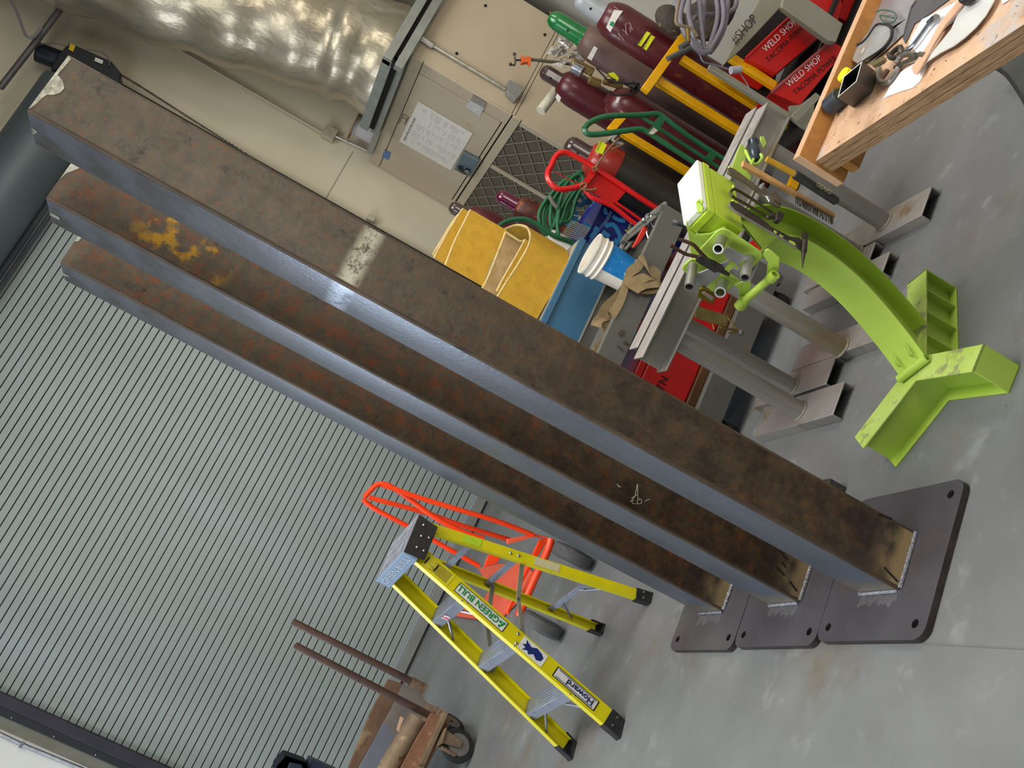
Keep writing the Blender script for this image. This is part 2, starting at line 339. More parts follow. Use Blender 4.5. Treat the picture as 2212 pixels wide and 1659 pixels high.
# ------------------------------------------------------------------ the three square steel columns
def colmat(name, kind, tints=True, yellow=False, patch=None, rusty=0):
    m = bpy.data.materials.new(name); m.use_nodes = True; N = m.node_tree.nodes; L = m.node_tree.links; b = N['Principled BSDF']
    tc = N.new('ShaderNodeTexCoord')
    def noise(sc, det=8, st=(1,1,1), loc=(0,0,0), ro=.6):
        mp = N.new('ShaderNodeMapping'); mp.inputs['Scale'].default_value = st; mp.inputs['Location'].default_value = loc
        L.new(tc.outputs['Object'], mp.inputs['Vector']); n = N.new('ShaderNodeTexNoise'); n.inputs['Scale'].default_value = sc; n.inputs['Detail'].default_value = det; n.inputs['Roughness'].default_value = ro
        L.new(mp.outputs[0], n.inputs['Vector']); return n.outputs['Fac']
    def ramp(f, stops):
        r = N.new('ShaderNodeValToRGB'); L.new(f, r.inputs[0]); e = r.color_ramp.elements
        while len(e) < len(stops): e.new(.5)
        for i, (p, c) in enumerate(stops): e[i].position = p; e[i].color = lin(c) if isinstance(c, str) else c
        return r.outputs[0]
    def mix(f, a, c):
        x = N.new('ShaderNodeMix'); x.data_type = 'RGBA'
        if hasattr(f, 'links'): L.new(f, x.inputs[0])
        else: x.inputs[0].default_value = f
        if hasattr(a, 'links'): L.new(a, x.inputs[6])
        else: x.inputs[6].default_value = lin(a)
        if hasattr(c, 'links'): L.new(c, x.inputs[7])
        else: x.inputs[7].default_value = lin(c)
        return x.outputs[2]
    def band(lo0, lo1, hi1, hi0):   # 1 between lo1..hi1 along object z
        sp = N.new('ShaderNodeSeparateXYZ'); L.new(tc.outputs['Object'], sp.inputs[0])
        a = N.new('ShaderNodeMapRange'); a.inputs['From Min'].default_value = lo0; a.inputs['From Max'].default_value = lo1; L.new(sp.outputs[2], a.inputs[0])
        c = N.new('ShaderNodeMapRange'); c.inputs['From Min'].default_value = hi0; c.inputs['From Max'].default_value = hi1; L.new(sp.outputs[2], c.inputs[0])
        mm = N.new('ShaderNodeMath'); mm.operation = 'MULTIPLY'; L.new(a.outputs[0], mm.inputs[0]); L.new(c.outputs[0], mm.inputs[1]); return mm.outputs[0]
    def mul(a, c):
        mm = N.new('ShaderNodeMath'); mm.operation = 'MULTIPLY'; L.new(a, mm.inputs[0]); L.new(c, mm.inputs[1]); return mm.outputs[0]
    W_, B_ = (1,1,1,1), (0,0,0,1)
    if kind == 'front':
        hi_ = band(.3, 2.3, 5, 6)
        lowb = ramp(noise(16, ro=.75), [(.3,'#332C24'),(.46,'#4A3B2B'),(.6,'#5E452B'),(.75,'#54483C')])
        topb = ramp(noise(20, loc=(2,0,0), ro=.8), [(.3,'#413A30'),(.5,'#564C3E'),(.68,'#64553F'),(.8,'#6A6456')])
        base = mix(hi_, lowb, topb)
        base = mix(ramp(noise(50, loc=(3,1,2), ro=.7), [(.56,B_),(.66,W_)]), base, '#6E4524')
        base = mix(ramp(noise(13, loc=(7,4,2), ro=.8), [(.55,B_),(.68,W_)]), base, '#2A251F')
        if rusty: base = mix(ramp(noise(19, loc=(3,9,2), ro=.8), [(.50,B_),(.66,W_)]), base, '#7E4012')
        low = band(-1, -.5, .9, 2.0)
        base = mix(mul(low, ramp(noise(12, loc=(1,8,2), ro=.8), [(.42,B_),(.62,W_)])), base, '#33261A')
        b.inputs['Metallic'].default_value = .2; rough = (.38, .62)
    else:
        base = ramp(noise(4, st=(1,1,.25)), [(.3,'#5C6068'),(.55,'#6A6E76'),(.75,'#74767C')])  # mill scale, with the bright door's reflection put into its blue-grey
        base = mix(ramp(noise(9, loc=(2,2,5), st=(1,1,.4)), [(.64,B_),(.72,W_)]), base, '#55504B')
        top = band(1.9, 2.8, 5, 6)
        base = mix(mul(top, ramp(noise(6, loc=(4,1,1)), [(.4,B_),(.6,W_)])), base, '#4B4742')
        b.inputs['Metallic'].default_value = .6; rough = (.26, .42)
    if yellow:
        base = mix(mul(band(2.28, 2.36, 2.56, 2.66), ramp(noise(13, loc=(5,5,0)), [(.52,B_),(.60,W_)])), base, '#A87C18')
    if patch:
        base = mix(mul(band(patch-.040, patch-.012, patch+.012, patch+.040), ramp(noise(26, loc=(9,2,1), ro=.85), [(.40,B_),(.50,W_)])), base, '#B4B09C' if kind == 'front' else '#A4ACB8')
    # heat tint by the weld
    base = mix(band(-1, -.5, .07, .17), base, '#9C8560' if kind == 'front' else '#8E8676')
    base = mix(mul(band(.06, .10, .15, .24), ramp(noise(9), [(.35,B_),(.6,W_)])), base, '#2E2A26' if kind == 'front' else '#6B7886')
    L.new(base, b.inputs['Base Color'])
    r = N.new('ShaderNodeMapRange'); L.new(noise(12, loc=(1,1,9)), r.inputs[0]); r.inputs['To Min'].default_value = rough[0]; r.inputs['To Max'].default_value = rough[1]; L.new(r.outputs[0], b.inputs['Roughness'])
    bp = N.new('ShaderNodeBump'); bp.inputs['Strength'].default_value = .12; bp.inputs['Distance'].default_value = .01; L.new(noise(60), bp.inputs['Height']); L.new(bp.outputs[0], b.inputs['Normal'])
    return m
EDGEM = M('worn_rust_edge', '#64523F', '#4A3D30', 14, .5, .3, bump=.1, spots=[('#3A3028', 20, .56, .06)], stretch=(1,1,.3))
RIM = M('lit_cut_rim_steel', '#F2F0EA', '#E0DED6', 30, .35, .3)  # near-white colour stands for window light caught on the cut rim
WELDM = M('weld_bead_silver', '#A8A8AC', '#8A8A90', 60, .25, .9, bump=.5, bscale=250)
PLM = M('hot_rolled_plate', '#6A666A', '#5C585C', 3, .38, .5, bump=.05, spots=[('#6A5F5A', 4, .58, .15), ('#6E6C72', 2, .6, .1)])
PLE = M('plate_flame_cut_edge', '#4A413E', '#342E2C', 12, .5, .4, bump=.2)
GRIND = M('ground_steel', '#A8A698', '#7E7A6C', 40, .4, .5, bump=.2)
def plate_mesh(cx, cy, th, S=.5346, t=.0254, r=.045, hi=.0511, hr=.0145):
    R = Matrix.Rotation(th, 3, 'Z'); C = V((cx, cy, 0))
    bm = bmesh.new(); pf = rrect(S, S, r, 8)
    vs = [bm.verts.new((a, b, 0)) for a, b in pf]; bm.faces.new(vs)
    g = bmesh.ops.extrude_face_region(bm, geom=bm.faces[:]); bmesh.ops.translate(bm, verts=[v for v in g['geom'] if isinstance(v, bmesh.types.BMVert)], vec=(0,0,t))
    bmesh.ops.recalc_face_normals(bm, faces=bm.faces[:])
    me = bpy.data.meshes.new('x'); bm.to_mesh(me); bm.free(); o = bpy.data.objects.new('x', me); COL.objects.link(o)
    bm = bmesh.new()
    for sx in (-1, 1):
        for sy in (-1, 1):
            bmesh.ops.create_cone(bm, cap_ends=True, segments=24, radius1=hr, radius2=hr, depth=.2, matrix=Matrix.Translation((sx*(S/2-hi), sy*(S/2-hi), 0)))
    m2 = bpy.data.meshes.new('y'); bm.to_mesh(m2); bm.free(); o2 = bpy.data.objects.new('y', m2); COL.objects.link(o2)
    bo = o.modifiers.new('b', 'BOOLEAN'); bo.operation = 'DIFFERENCE'; bo.object = o2; bo.solver = 'EXACT'
    dg = bpy.context.evaluated_depsgraph_get(); res = bpy.data.meshes.new_from_object(o.evaluated_get(dg))
    bpy.data.objects.remove(o); bpy.data.objects.remove(o2)
    for v in res.vertices: v.co = R @ v.co
    res.materials.clear(); res.materials.append(PLM); res.materials.append(PLE)
    for p in res.polygons: p.material_index = 0 if abs(p.normal.z) > .7 else 1
    res.shade_smooth(); res.set_sharp_from_angle(angle=math.radians(35)); res.name = 'base_plate'
    return res
def column(cx, cy, th, label, yellow, patch, seed):
    H = 2.893; t = .0254; w = .2032; root = thing('steel_column', label, 'column', (cx, cy, 0), 'square steel columns standing on bolt-down base plates')
    R = Matrix.Rotation(th, 3, 'Z'); C = V((cx, cy, 0))
    def W(a, b, z): return C + R @ V((a, b, z))
    mb = MB(); out = rrect(w, w, .011, 5); inn = rrect(w-.019, w-.019, .009, 5); n = len(out)
    A_ = [mb.bm.verts.new(W(a, b, t)) for a, b in out]; B_ = [mb.bm.verts.new(W(a, b, H)) for a, b in out]
    I_ = [mb.bm.verts.new(W(a, b, H)) for a, b in inn]; J_ = [mb.bm.verts.new(W(a, b, t+.02)) for a, b in inn]
    for i in range(n):
        j = (i+1) % n; mid = (V((*out[i],0)) + V((*out[j],0)))/2
        L_ = (V((*out[i],0)) - V((*out[j],0))).length
        mb.mi = 2 if L_ < .05 else (0 if abs(mid.y) > abs(mid.x) else 1)
        mb.face([A_[i], A_[j], B_[j], B_[i]])
        mb.mi = 3; mb.face([B_[i], B_[j], I_[j], I_[i]])
        mb.mi = 4; mb.face([I_[i], I_[j], J_[j], J_[i]])
    mb.face(J_)
    mb.build('tube', [colmat('rusty_face_%d' % seed, 'front', yellow=yellow, patch=patch, rusty=seed > 1), colmat('mill_scale_reflection_%d' % seed, 'side', patch=patch), EDGEM, RIM, DK], root)
    me = plate_mesh(cx, cy, th); o = bpy.data.objects.new('base_plate', me); COL.objects.link(o); o.parent = root
    random.seed(seed)
    for (p, q) in (((-w/2+.005, -w/2-.004), (w/2-.005, -w/2-.004)), ((-w/2-.004, -w/2+.002), (-w/2-.004, w/2-.01))):
        mb = MB(); N_ = 46
        pts = [W(p[0]+(q[0]-p[0])*i/N_, p[1]+(q[1]-p[1])*i/N_, t+.004+random.uniform(-.0004,.0004)) for i in range(N_+1)]
        mb.tube(pts, .007, 8, rad=[.0068+.0010*(i % 2)+random.uniform(0,.0006) for i in range(N_+1)]); mb.build('weld_bead', WELDM, root)
    # bare ground metal at the top corner
    mb = MB(); y = -w/2-.0008
    k = {1: [(-.095,-.001),(.095,-.001),(.09,-.012),(.03,-.008),(.022,-.028),(.005,-.042),(-.012,-.040),(-.025,-.032),(-.035,-.018),(-.05,-.012),(-.07,-.010),(-.09,-.005)], 2: [(-.03,-.001),(.095,-.001),(.095,-.035),(.06,-.045),(.035,-.028),(.0,-.007)], 3: [(-.01,-.001),(.095,-.001),(.095,-.035),(.06,-.030),(.05,-.018),(.0,-.012)]}[seed]
    mb.prism([W(a, y, H+b) for a, b in k], R @ V((0,-.0006,0))); mb.build('ground_patch', GRIND, root)
    mb = MB(); k = {1: [(-.01,-.001),(.03,-.001),(.01,-.015),(-.005,-.018)], 2: [(-.0,-.001),(.03,-.001),(.03,-.035),(.005,-.035)], 3: [(.0,-.001),(.04,-.001),(.03,-.008),(.01,-.030)]}[seed]
    mb.prism([W(-w/2-.0008, a, H+b) for a, b in k], R @ V((-.0006,0,0))); mb.build('ground_patch', GRIND, root)
    # grinding haze on the plate by the side weld
    mb = MB(); pts = [W(-w/2-.012-.0, y_, t+.0006) for y_ in (-.10,.09)] + [W(-w/2-.012-random.uniform(.02,.05), .09-.19*i/16, t+.0006) for i in range(17)]
    mb.poly(pts); mb.build('grinding_mark', M('ground_haze', '#7E7B7C', '#6E6A6C', 40, .4, .5), root)
    return root, W
c1, W1 = column(1.0, 2.8689, .0586, 'nearest and largest rusty square steel column, at the right of the row of three', False, 1.955, 1)
c2, W2 = column(.9532, 3.4049, .0662, 'middle rusty square steel column with yellow paint spots near its top', True, None, 2)
c3, W3 = column(.9093, 3.9422, .0605, 'farthest rusty square steel column, next to the yellow stepladder', False, None, 3)
CHALK = M('soapstone_mark', '#C8BFA8', rough=.8)
a, b = [(0.875,3.298,0.756),(0.946,3.298,0.723)]
for s in ([(0.889,3.299,0.754),(0.916,3.299,0.748),(0.959,3.299,0.757)], [(0.959,3.299,0.757),(0.911,3.299,0.734)], [(0.903,3.299,0.757),(0.926,3.299,0.741)], [(0.893,3.299,0.756),(0.903,3.299,0.748),(0.887,3.299,0.746),(0.895,3.299,0.731)], [(0.916,3.299,0.725),(0.905,3.299,0.735),(0.895,3.299,0.727),(0.905,3.299,0.716),(0.915,3.299,0.72),(0.916,3.299,0.732)], [(0.915,3.299,0.709),(0.932,3.299,0.694)], [(0.924,3.299,0.826),(0.916,3.299,0.813)], [(0.922,3.299,0.819),(0.921,3.299,0.807)]):
    mb = MB(); mb.tube(s, .0009, 5); mb.build('soapstone_mark', CHALK, c2)
for Wf, root, sets in ((W2, c2, [((.055,.16),(.075,.13)),((.02,.125),(.035,.165)),((-.01,.12),(.0,.14)),((-.04,.115),(-.025,.16)),((-.07,.05),(-.05,.09))]), (W1, c1, [((-.06,.10),(-.08,.04)),((.09,.17),(.098,.12))])):
    for (a, za), (b, zb) in sets:
        mb = MB(); p = Wf(a, -.1028, za); q = Wf(b, -.1028, zb); mb.ribbon([p, q], (q-p).cross(Wf(0,1,0)-Wf(0,0,0)).normalized()*.006, .0006); mb.build('marker_stroke', INK, root)
for pts, nm in (([(1.338,3.31,0.108),(1.347,3.31,0.099),(1.348,3.31,0.01),(1.327,3.31,0.006),(1.322,3.31,0.019)], 0),):
    mb = MB(); mb.b2((1.27,3.30,0),(1.335,3.42,.075)); mb.build('steel_block', M('block_steel','#3A3634','#4A4644',20,.5,.3), None, .003, label='small dark steel block on the floor behind the nearest column', cat='block')

# ------------------------------------------------------------------ yellow fiberglass stepladder
LAD = thing('stepladder', 'yellow fiberglass stepladder with aluminium steps standing left of the steel columns', 'ladder', (.476, 4.75, 0))
w_ = V((-.354, .935, 0)).normalized(); dp = V((.935, .354, 0)).normalized(); up = V((0,0,1))
FR, FL, RR, RL = V((.236,4.386,0)), V((.061,4.848,0)), V((.898,4.651,0)), V((.709,5.12,0))
CC = V((.575, 4.765, 1.175))
def cap(s, t, z=0): return CC + w_*s + dp*t + up*z
TF = {-1: cap(-.165, -.075, -.03), 1: cap(.165, -.075, -.03)}; TR = {-1: cap(-.165, .06, -.02), 1: cap(.165, .06, -.02)}
FF = {-1: FR + dp*.02, 1: FL + dp*.02}; FRR = {-1: RR - dp*.02, 1: RL - dp*.02}
def lrail(p0, p1, web, fl, out, inset=0):
    p0 = V(p0); p1 = V(p1); d = (p1-p0).normalized(); x = -out; x = (x - d*x.dot(d)).normalized()
    mb = MB(); mb.beam(p0, p1, chan(web, fl, .006), x); return mb, d
for s in (-1, 1):
    foot, top = FF[s], TF[s]; d = (top-foot).normalized(); out = w_*s
    a = foot + d*.045
    mb, _ = lrail(a, top, .082, .03, out); mb.build('front_rail', YEL, LAD, .001)
    footr, topr = FRR[s], TR[s]; dr = (topr-footr).normalized()
    mb, _ = lrail(footr + dr*.04, topr, .05, .028, out); mb.build('rear_rail', YEL, LAD, .001)
    for (f, dd, wb, nm) in ((foot, d, .09, 'foot'), (footr, dr, .06, 'foot')):
        x = (-out - dd*(-out).dot(dd)).normalized(); y = dd.cross(x)
        sgn = 1
        mb = MB(); q = [f + x*(-.006), f + x*.034]
        base = [];
        hb = wb/2
        P_ = [f + y*(-hb) + dd*.085, f + y*hb + dd*.085, f + y*hb*1.02, f + y*(-hb)*1.02]
        P_[2].z = 0; P_[3].z = 0
        mb.prism([p - x*.004 for p in P_], x*.006)
        mb.prism([P_[0]-x*.004, P_[3]-x*.004, P_[3]-x*.004+y*.008, P_[0]-x*.004+y*.008], x*.042)
        mb.prism([P_[1]-x*.004, P_[2]-x*.004, P_[2]-x*.004-y*.008, P_[1]-x*.004-y*.008], x*.042)
        mb.prism([P_[3]-x*.004, P_[2]-x*.004, P_[2]-x*.004+up*.012, P_[3]-x*.004+up*.012], x*.042)
        mb.build('foot', BLACKR, LAD, .002)
        for k in (-.5, .5): mb = MB(); mb.cyl(f + y*hb*k + dd*.05 - x*.004, f + y*hb*k + dd*.05 - x*.009, .006, seg=12); mb.build('rivet', CHROME, LAD)
def railpt(s, z, rear=False):
    f, t = (FRR[s], TR[s]) if rear else (FF[s], TF[s]); k = (z - f.z)/(t.z - f.z); return lerp(f, t, k)
STEPM = M('ladder_step_alu', '#9CA0AC', '#888C98', 9, .35, .6, spots=[('#6E6C66', 24, .6, .1)])
for z in (.29, .595, .885):
    a = railpt(-1, z) + w_*.008; b = railpt(1, z) - w_*.008
    mb = MB(); L_ = (b-a)
    for q0, q1, q2 in (((-.04, 0), (.05, 0), .004),):
        mb.prism([a - dp*.042, b - dp*.042, b + dp*.045, a + dp*.045], up*.004)
    mb.prism([a - dp*.042, b - dp*.042, b - dp*.042 - up*.05, a - dp*.042 - up*.05], dp*.004)
    mb.prism([a + dp*.041, b + dp*.041, b + dp*.041 - up*.02, a + dp*.041 - up*.02], dp*.004)
    for k in range(5): q = a - dp*(.03 - k*.016) + up*.004; mb.prism([q, q + L_, q + L_ + dp*.004, q + dp*.004], up*.002)
    mb.build('step', STEPM, LAD, .001)
    for s, e_ in ((-1, a), (1, b)):
        for k in (-.035, -.01): mb = MB(); q = e_ + w_*s*.008 + dp*(-.043) + up*k; mb.ball(q, .005, seg=8); mb.build('rivet', CHROME, LAD)
    if z != .595:
        for s in (-1, 1):
            mb = MB(); p = lerp(a, b, .5 + s*.14) - up*.03 - dp*.03; q = railpt(s, z - .13) - w_*s*.012 - dp*.02
            mb.tube([p, q], .006, 8); mb.build('step_brace', STEPM, LAD)
for z in (.33, .70, .93):
    a = railpt(-1, z, True); b = railpt(1, z, True); mb = MB()
    mb.prism([a, b, b - up*.03, a - up*.03], dp*.014); mb.build('rear_crossbar', STEPM, LAD, .001)
for s, z in ((-1, .33), (1, .33)):
    a = railpt(-1, z, True); b = railpt(1, z, True); mb = MB(); mb.tube([lerp(a, b, .5+s*.2)-up*.02, railpt(s, z-.14, True)-w_*s*.02], .006, 8); mb.build('rear_brace', STEPM, LAD)
SPR = M('spreader_grey', '#9A9884', '#8A8876', 12, .5, .2)
for s in (-1, 1):
    a = railpt(s, .52) - w_*s*.03; b = railpt(s, .66, True) - w_*s*.03; m_ = lerp(a, b, .52) + up*.03
    mb = MB()
    for p, q in ((a, m_), (m_, b)): dd = (q-p).normalized(); mb.prism([p + up*.012, q + up*.012, q - up*.012, p - up*.012], w_*.004*s)
    mb.build('spreader', SPR, LAD, .001)
    for p in (a, m_, b): mb = MB(); mb.cyl(p - w_*.008, p + w_*.008, .007, seg=10); mb.build('pivot_rivet', CHROME, LAD)
# top cap: grey front lip, dark end brackets
CAPM = M('cap_blue_grey', '#7E93AC', '#8499AE', 12, .5)
CAPD = M('cap_dark_bracket', '#3B3634', '#332F2C', 20, .5)
mb = MB(); mb.prism([cap(-.19,-.12,.0), cap(.19,-.12,.0), cap(.19,.09,.0), cap(-.19,.09,.0)], up*.03)
for k in (-.07, 0, .05): mb.prism([cap(-.15,k-.018,.03), cap(.15,k-.018,.03), cap(.15,k+.018,.03), cap(-.15,k+.018,.03)], up*.003)
mb.build('top_cap', M('cap_top_grey', '#8E8E96', '#76757C', 14, .5), LAD, .006)
mb = MB(); mb.prism([cap(-.19,-.125,.03), cap(.19,-.125,.03), cap(.19,-.125,-.045), cap(-.19,-.125,-.045)], dp*.012); mb.build('cap_front_lip', CAPM, LAD, .003)
mb = MB(); mb.prism([cap(.19,-.12,.028), cap(.19,.085,.028), cap(.19,.07,-.07), cap(.19,-.11,-.07)], w_*-.006); mb.build('cap_bracket', CAPD, LAD, .003)
mb = MB(); mb.prism([cap(-.192,-.12,.028), cap(-.192,.085,.028), cap(-.192,.07,-.075), cap(-.192,-.11,-.075)], w_*.006); mb.build('cap_bracket', CAPD, LAD, .003)
for t_, z in ((-.07,-.02), (-.01,-.02), (-.07,-.055), (.045,-.01), (.0,-.055)): mb = MB(); mb.ball(cap(-.193, t_, z), .007, seg=8); mb.build('rivet', CHROME, LAD)
text('GREEN BULL', 'lip_lettering', cap(.16,-.125,-.02), -w_, up, .034, M('lip_letters','#C0C6CE',rough=.5), LAD, off=.002, sx=1.2)
# stickers on the outward face of the right front rail
fo, to = FF[-1], TF[-1]; dr_ = (to-fo).normalized(); Lr = (to-fo).length; xo = -w_; xo = (xo - dr_*xo.dot(dr_)).normalized()
# face normal outward = -w ; across = towards front edge
ac = xo.cross(dr_).normalized()   # yd so that dr_ x ac = outward?
if dr_.cross(ac).dot(xo) < 0: ac = -ac
def rp(k, c, off=.001): return fo + dr_*k + ac*c + xo*off
def rsticker(name, k0, k1, c0, c1, mat, off=.001):
    mb = MB(); mb.prism([rp(k0,c0,off), rp(k1,c0,off), rp(k1,c1,off), rp(k0,c1,off)], xo*.0006); return mb.build(name, mat, LAD)
o_ = lambda f: f*Lr
rsticker('sticker', o_(.565), o_(.80), -.027, .027, INK); rsticker('sticker', o_(.568), o_(.797), -.024, .024, WHITE, .0016)
text('GREEN BULL', 'sticker_lettering', rp(o_(.60), -.016, .0024), dr_, ac, .031, M('sticker_green', '#0E8A3E', rough=.5), LAD, sx=.95, thick=.02)
mb = MB()
for k, c in ((.578,-.012),(.582,.0),(.588,.012),(.592,-.008)): mb.prism([rp(o_(k)-.008,c-.006,.0024), rp(o_(k)+.008,c-.004,.0024), rp(o_(k)+.004,c+.008,.0024), rp(o_(k)-.006,c+.006,.0024)], xo*.0003)
mb.build('bull_emblem', M('sticker_green', '#0E8A3E'), LAD)
rsticker('sticker', o_(.375), o_(.49), -.033, .033, WHITE)
mb = MB(); E_ = [(.40,-.02),(.425,-.026),(.445,-.012),(.462,-.018),(.475,-.026),(.468,-.006),(.480,.004),(.463,.010),(.470,.028),(.452,.014),(.44,.026),(.425,.008),(.405,.022),(.388,.012),(.385,-.008)]
mb.prism([rp(o_(k), c, .0018) for k, c in E_], xo*.0004); mb.build('bull_emblem', M('emblem_blue', '#1B2A6E', rough=.5), LAD)
rsticker('sticker', o_(.125), o_(.325), -.027, .027, INK); rsticker('sticker', o_(.13), o_(.32), -.023, .023, WHITE, .0016)
text('Howard', 'sticker_lettering', rp(o_(.142), -.011, .0024), dr_, ac, .027, M('howard_navy', '#1A2358', rough=.5), LAD, thick=.025, sx=1.18)
for c in (-.018, .0185): rsticker('sticker_rule', o_(.137), o_(.313), c-.0015, c+.0015, M('howard_navy', '#1A2358'), .0022)
rsticker('warning_label', o_(.83), o_(.955), -.03, .03, M('label_yellow', '#E2D23A', '#D8C62C', 40, .5))
mb = MB(); random.seed(3)
for i in range(9):
    c = -.026 + i*.0062; k0 = .84; 
    mb.prism([rp(o_(k0),c,.0018), rp(o_(k0+.05+random.random()*.05),c,.0018), rp(o_(k0+.05+random.random()*.05),c+.0022,.0018), rp(o_(k0),c+.0022,.0018)], xo*.0003)
for k in (.945,.90): mb.prism([rp(o_(k),-.02,.0018), rp(o_(k+.006),-.02,.0018), rp(o_(k+.006),.02,.0018), rp(o_(k),.02,.0018)], xo*.0003)
mb.build('label_print', INK, LAD)
# pencilled rung label on the middle step and rear rail labels
fo2, to2 = FRR[-1], TR[-1]; d2 = (to2-fo2).normalized(); x2 = (-w_ - d2*(-w_).dot(d2)).normalized(); a2 = x2.cross(d2); 
if d2.cross(a2).dot(x2) < 0: a2 = -a2
for k0, k1, m_ in ((.42,.53,M('paper_label','#CFC79A','#C2B98C',60,.6)), (.76,.84,M('lime_label','#BFD62A','#A8C020',60,.6))):
    L2 = (to2-fo2).length; q = lambda k, c: fo2 + d2*k*L2 + a2*c + x2*.001
    mb = MB(); mb.prism([q(k0,-.02), q(k1,-.02), q(k1,.02), q(k0,.02)], x2*.0006); mb.build('paper_label', m_, LAD)
for q in [fo2 + d2*k*(to2-fo2).length for k in (.60,.635)] + [rp(o_(k[0]), k[1], 0) for k in ((.515,-.02),(.50,.022))]: mb = MB(); mb.ball(q, .008, seg=8); mb.build('rivet', CHROME, LAD)
a = railpt(-1,.885)+w_*.008; b = railpt(1,.885)-w_*.008; p = lerp(a,b,.55) - dp*.043 - up*.04
mb = MB(); mb.prism([p, p+w_*.05, p+w_*.05+up*.03, p+up*.03], dp*-.001); mb.build('step_label', M('red_blue_label', '#C04050', '#E4E0E4', 60, .5, lo=.48, hi=.52), LAD)

# ------------------------------------------------------------------ orange hand truck behind the ladder
HT = thing('hand_truck', 'orange tubular hand truck with faded toe plate standing behind the stepladder', 'hand truck', (.87, 5.8, 0))
def tb(name, pts, r, mat, root, sm=5, seg=10, closed=False): mb = MB(); mb.tube(pts, r, seg, sm=sm, closed=closed); return mb.build(name, mat, root)
tb('handle_rail', [(0.968,5.85,1.283),(0.981,5.85,1.203),(0.994,5.85,1.095),(1.039,5.85,0.846),(1.09,5.85,0.575),(1.116,5.85,0.346)], .015, ORANGE, HT)
tb('handle_rail', [(0.898,6.05,1.302),(0.933,6.05,1.138),(0.974,6.05,0.941),(0.996,6.05,0.771),(1.022,6.05,0.622),(1.061,6.05,0.415)], .015, ORANGE, HT)
tb('handle_rail', [(0.881,6.1,1.326),(0.862,6.1,1.24),(0.859,6.1,1.051),(0.857,6.1,0.901),(0.847,6.1,0.685),(0.841,6.1,0.509)], .015, ORANGE, HT)
tb('handle_loop', [(0.864,5.9,1.339),(0.908,5.9,1.328),(0.961,5.9,1.308),(0.988,5.9,1.264),(0.989,5.9,1.207),(0.975,5.9,1.094),(0.954,5.9,0.967),(0.944,5.9,0.845),(0.95,5.9,0.71),(0.97,5.9,0.601)], .0155, ORANGE, HT)
mb = MB(); mb.prism([(1.024,5.86,0.48),(1.129,5.86,0.339),(1.149,5.86,0.256),(1.133,5.86,0.259),(1.112,5.86,0.331),(0.999,5.86,0.463)], (0,.02,0)); mb.build('cross_bar', ORPINK, HT, .003)
mb = MB(); mb.prism([(1.114,5.86,0.296),(1.143,5.86,0.249),(0.854,5.86,0.284),(0.707,5.86,0.279),(0.63,5.86,0.286),(0.658,5.86,0.304),(0.779,5.86,0.303)], (0,.03,0)); mb.build('side_frame', ORANGE, HT, .004)
tb('axle_frame_tube', [(1.124,5.75,0.266),(1.062,5.75,0.257),(0.92,5.75,0.259),(0.773,5.75,0.259),(0.639,5.75,0.254)], .024, ORANGE, HT, 4, 14)
mb = MB(); mb.prism([(0.9,5.9,0.532),(0.941,5.9,0.457),(0.871,5.9,0.464),(0.819,5.9,0.528)], (0,.02,0)); mb.build('brace_plate', ORANGE, HT, .003)
mb = MB(); mb.prism([(1.111,8.217,0.03),(1.134,7.64,0.03),(1.128,7.062,0.03),(1.058,6.711,0.03),(0.902,6.745,0.03),(0.827,6.775,0.03),(0.704,6.986,0.03),(0.684,7.551,0.03),(0.696,8.323,0.03),(0.799,8.358,0.03),(0.807,7.625,0.03),(0.927,7.566,0.03)], (0,0,-.022)); mb.build('toe_plate', ORPINK, HT, .003)
for i, p in enumerate([(1.084,5.692,0.13),(0.649,5.7,0.13)]):
    p = V(p); p.z = .125; WX = V((.985,-.17,0))
    mb = MB(); mb.lathe(p - WX*.045, WX, [(.07,0),(.108,.004),(.123,.018),(.125,.045),(.123,.072),(.108,.086),(.07,.09)], 32); wl = mb.build('wheel', M('grey_tyre', '#5A5A5A', '#4C4A48', 9, .7), HT)
    mb = MB(); mb.lathe(p - WX*.05, WX, [(.02,0),(.06,.003),(.065,.01),(.065,.09),(.06,.097),(.02,.1)], 20); mb.build('hub', M('grey_hub', '#9A9C98', rough=.4, metal=.5), wl)
a, b = [(1.119,5.758,0.2),(1.063,5.443,0.2)]; tb('axle_pin', [a, b], .006, CHROME, HT, 0)

# ------------------------------------------------------------------ rusty cart, lower left
RC = thing('steel_cart', 'rusty tan steel cart with two upright pipes in front of the roll-up door', 'cart', (-.3, 6.8, 0))
for nm, (a, b), y in (('upright_pipe', [(0.088,6.8,1.304),(0.075,6.8,0.434)], 0), ('upright_pipe', [(-0.034,6.55,1.246),(-0.064,6.55,0.284)], 0)):
    mb = MB(); mb.lathe(a, V(b)-V(a), [(.012,0),(.021,.004),(.0235,.014),(.0235,(V(b)-V(a)).length)], 18); mb.build('upright_pipe', M('brown_pipe', '#4E3A34', '#5A4438', 14, .5, .3, spots=[('#3C302C', 20, .6, .1)]), RC)
a, b = [(0.072,6.8,0.442),(0.07,6.8,0.337)]; mb = MB(); mb.pipe(a, b, .033, .024); mb.build('pipe_socket', CARTRUST, RC)
a, b = [(-0.064,6.55,0.284),(-0.069,6.55,0.162)]; mb = MB(); mb.pipe(a, b, .036, .024); mb.build('pipe_socket', CARTRUST, RC)
mb = MB(); mb.prism([(0.028,7,0.541),(0.039,7,0.435),(-0.089,7,0.433),(-0.568,7,0.472),(-0.608,7,0.526),(-0.223,7,0.555)], (0,.03,0)); mb.build('back_board', M('rusty_brown_board', '#7A5E46', '#684E3A', 8, .8, spots=[('#8E7458', 6, .6, .1)]), RC, .004)
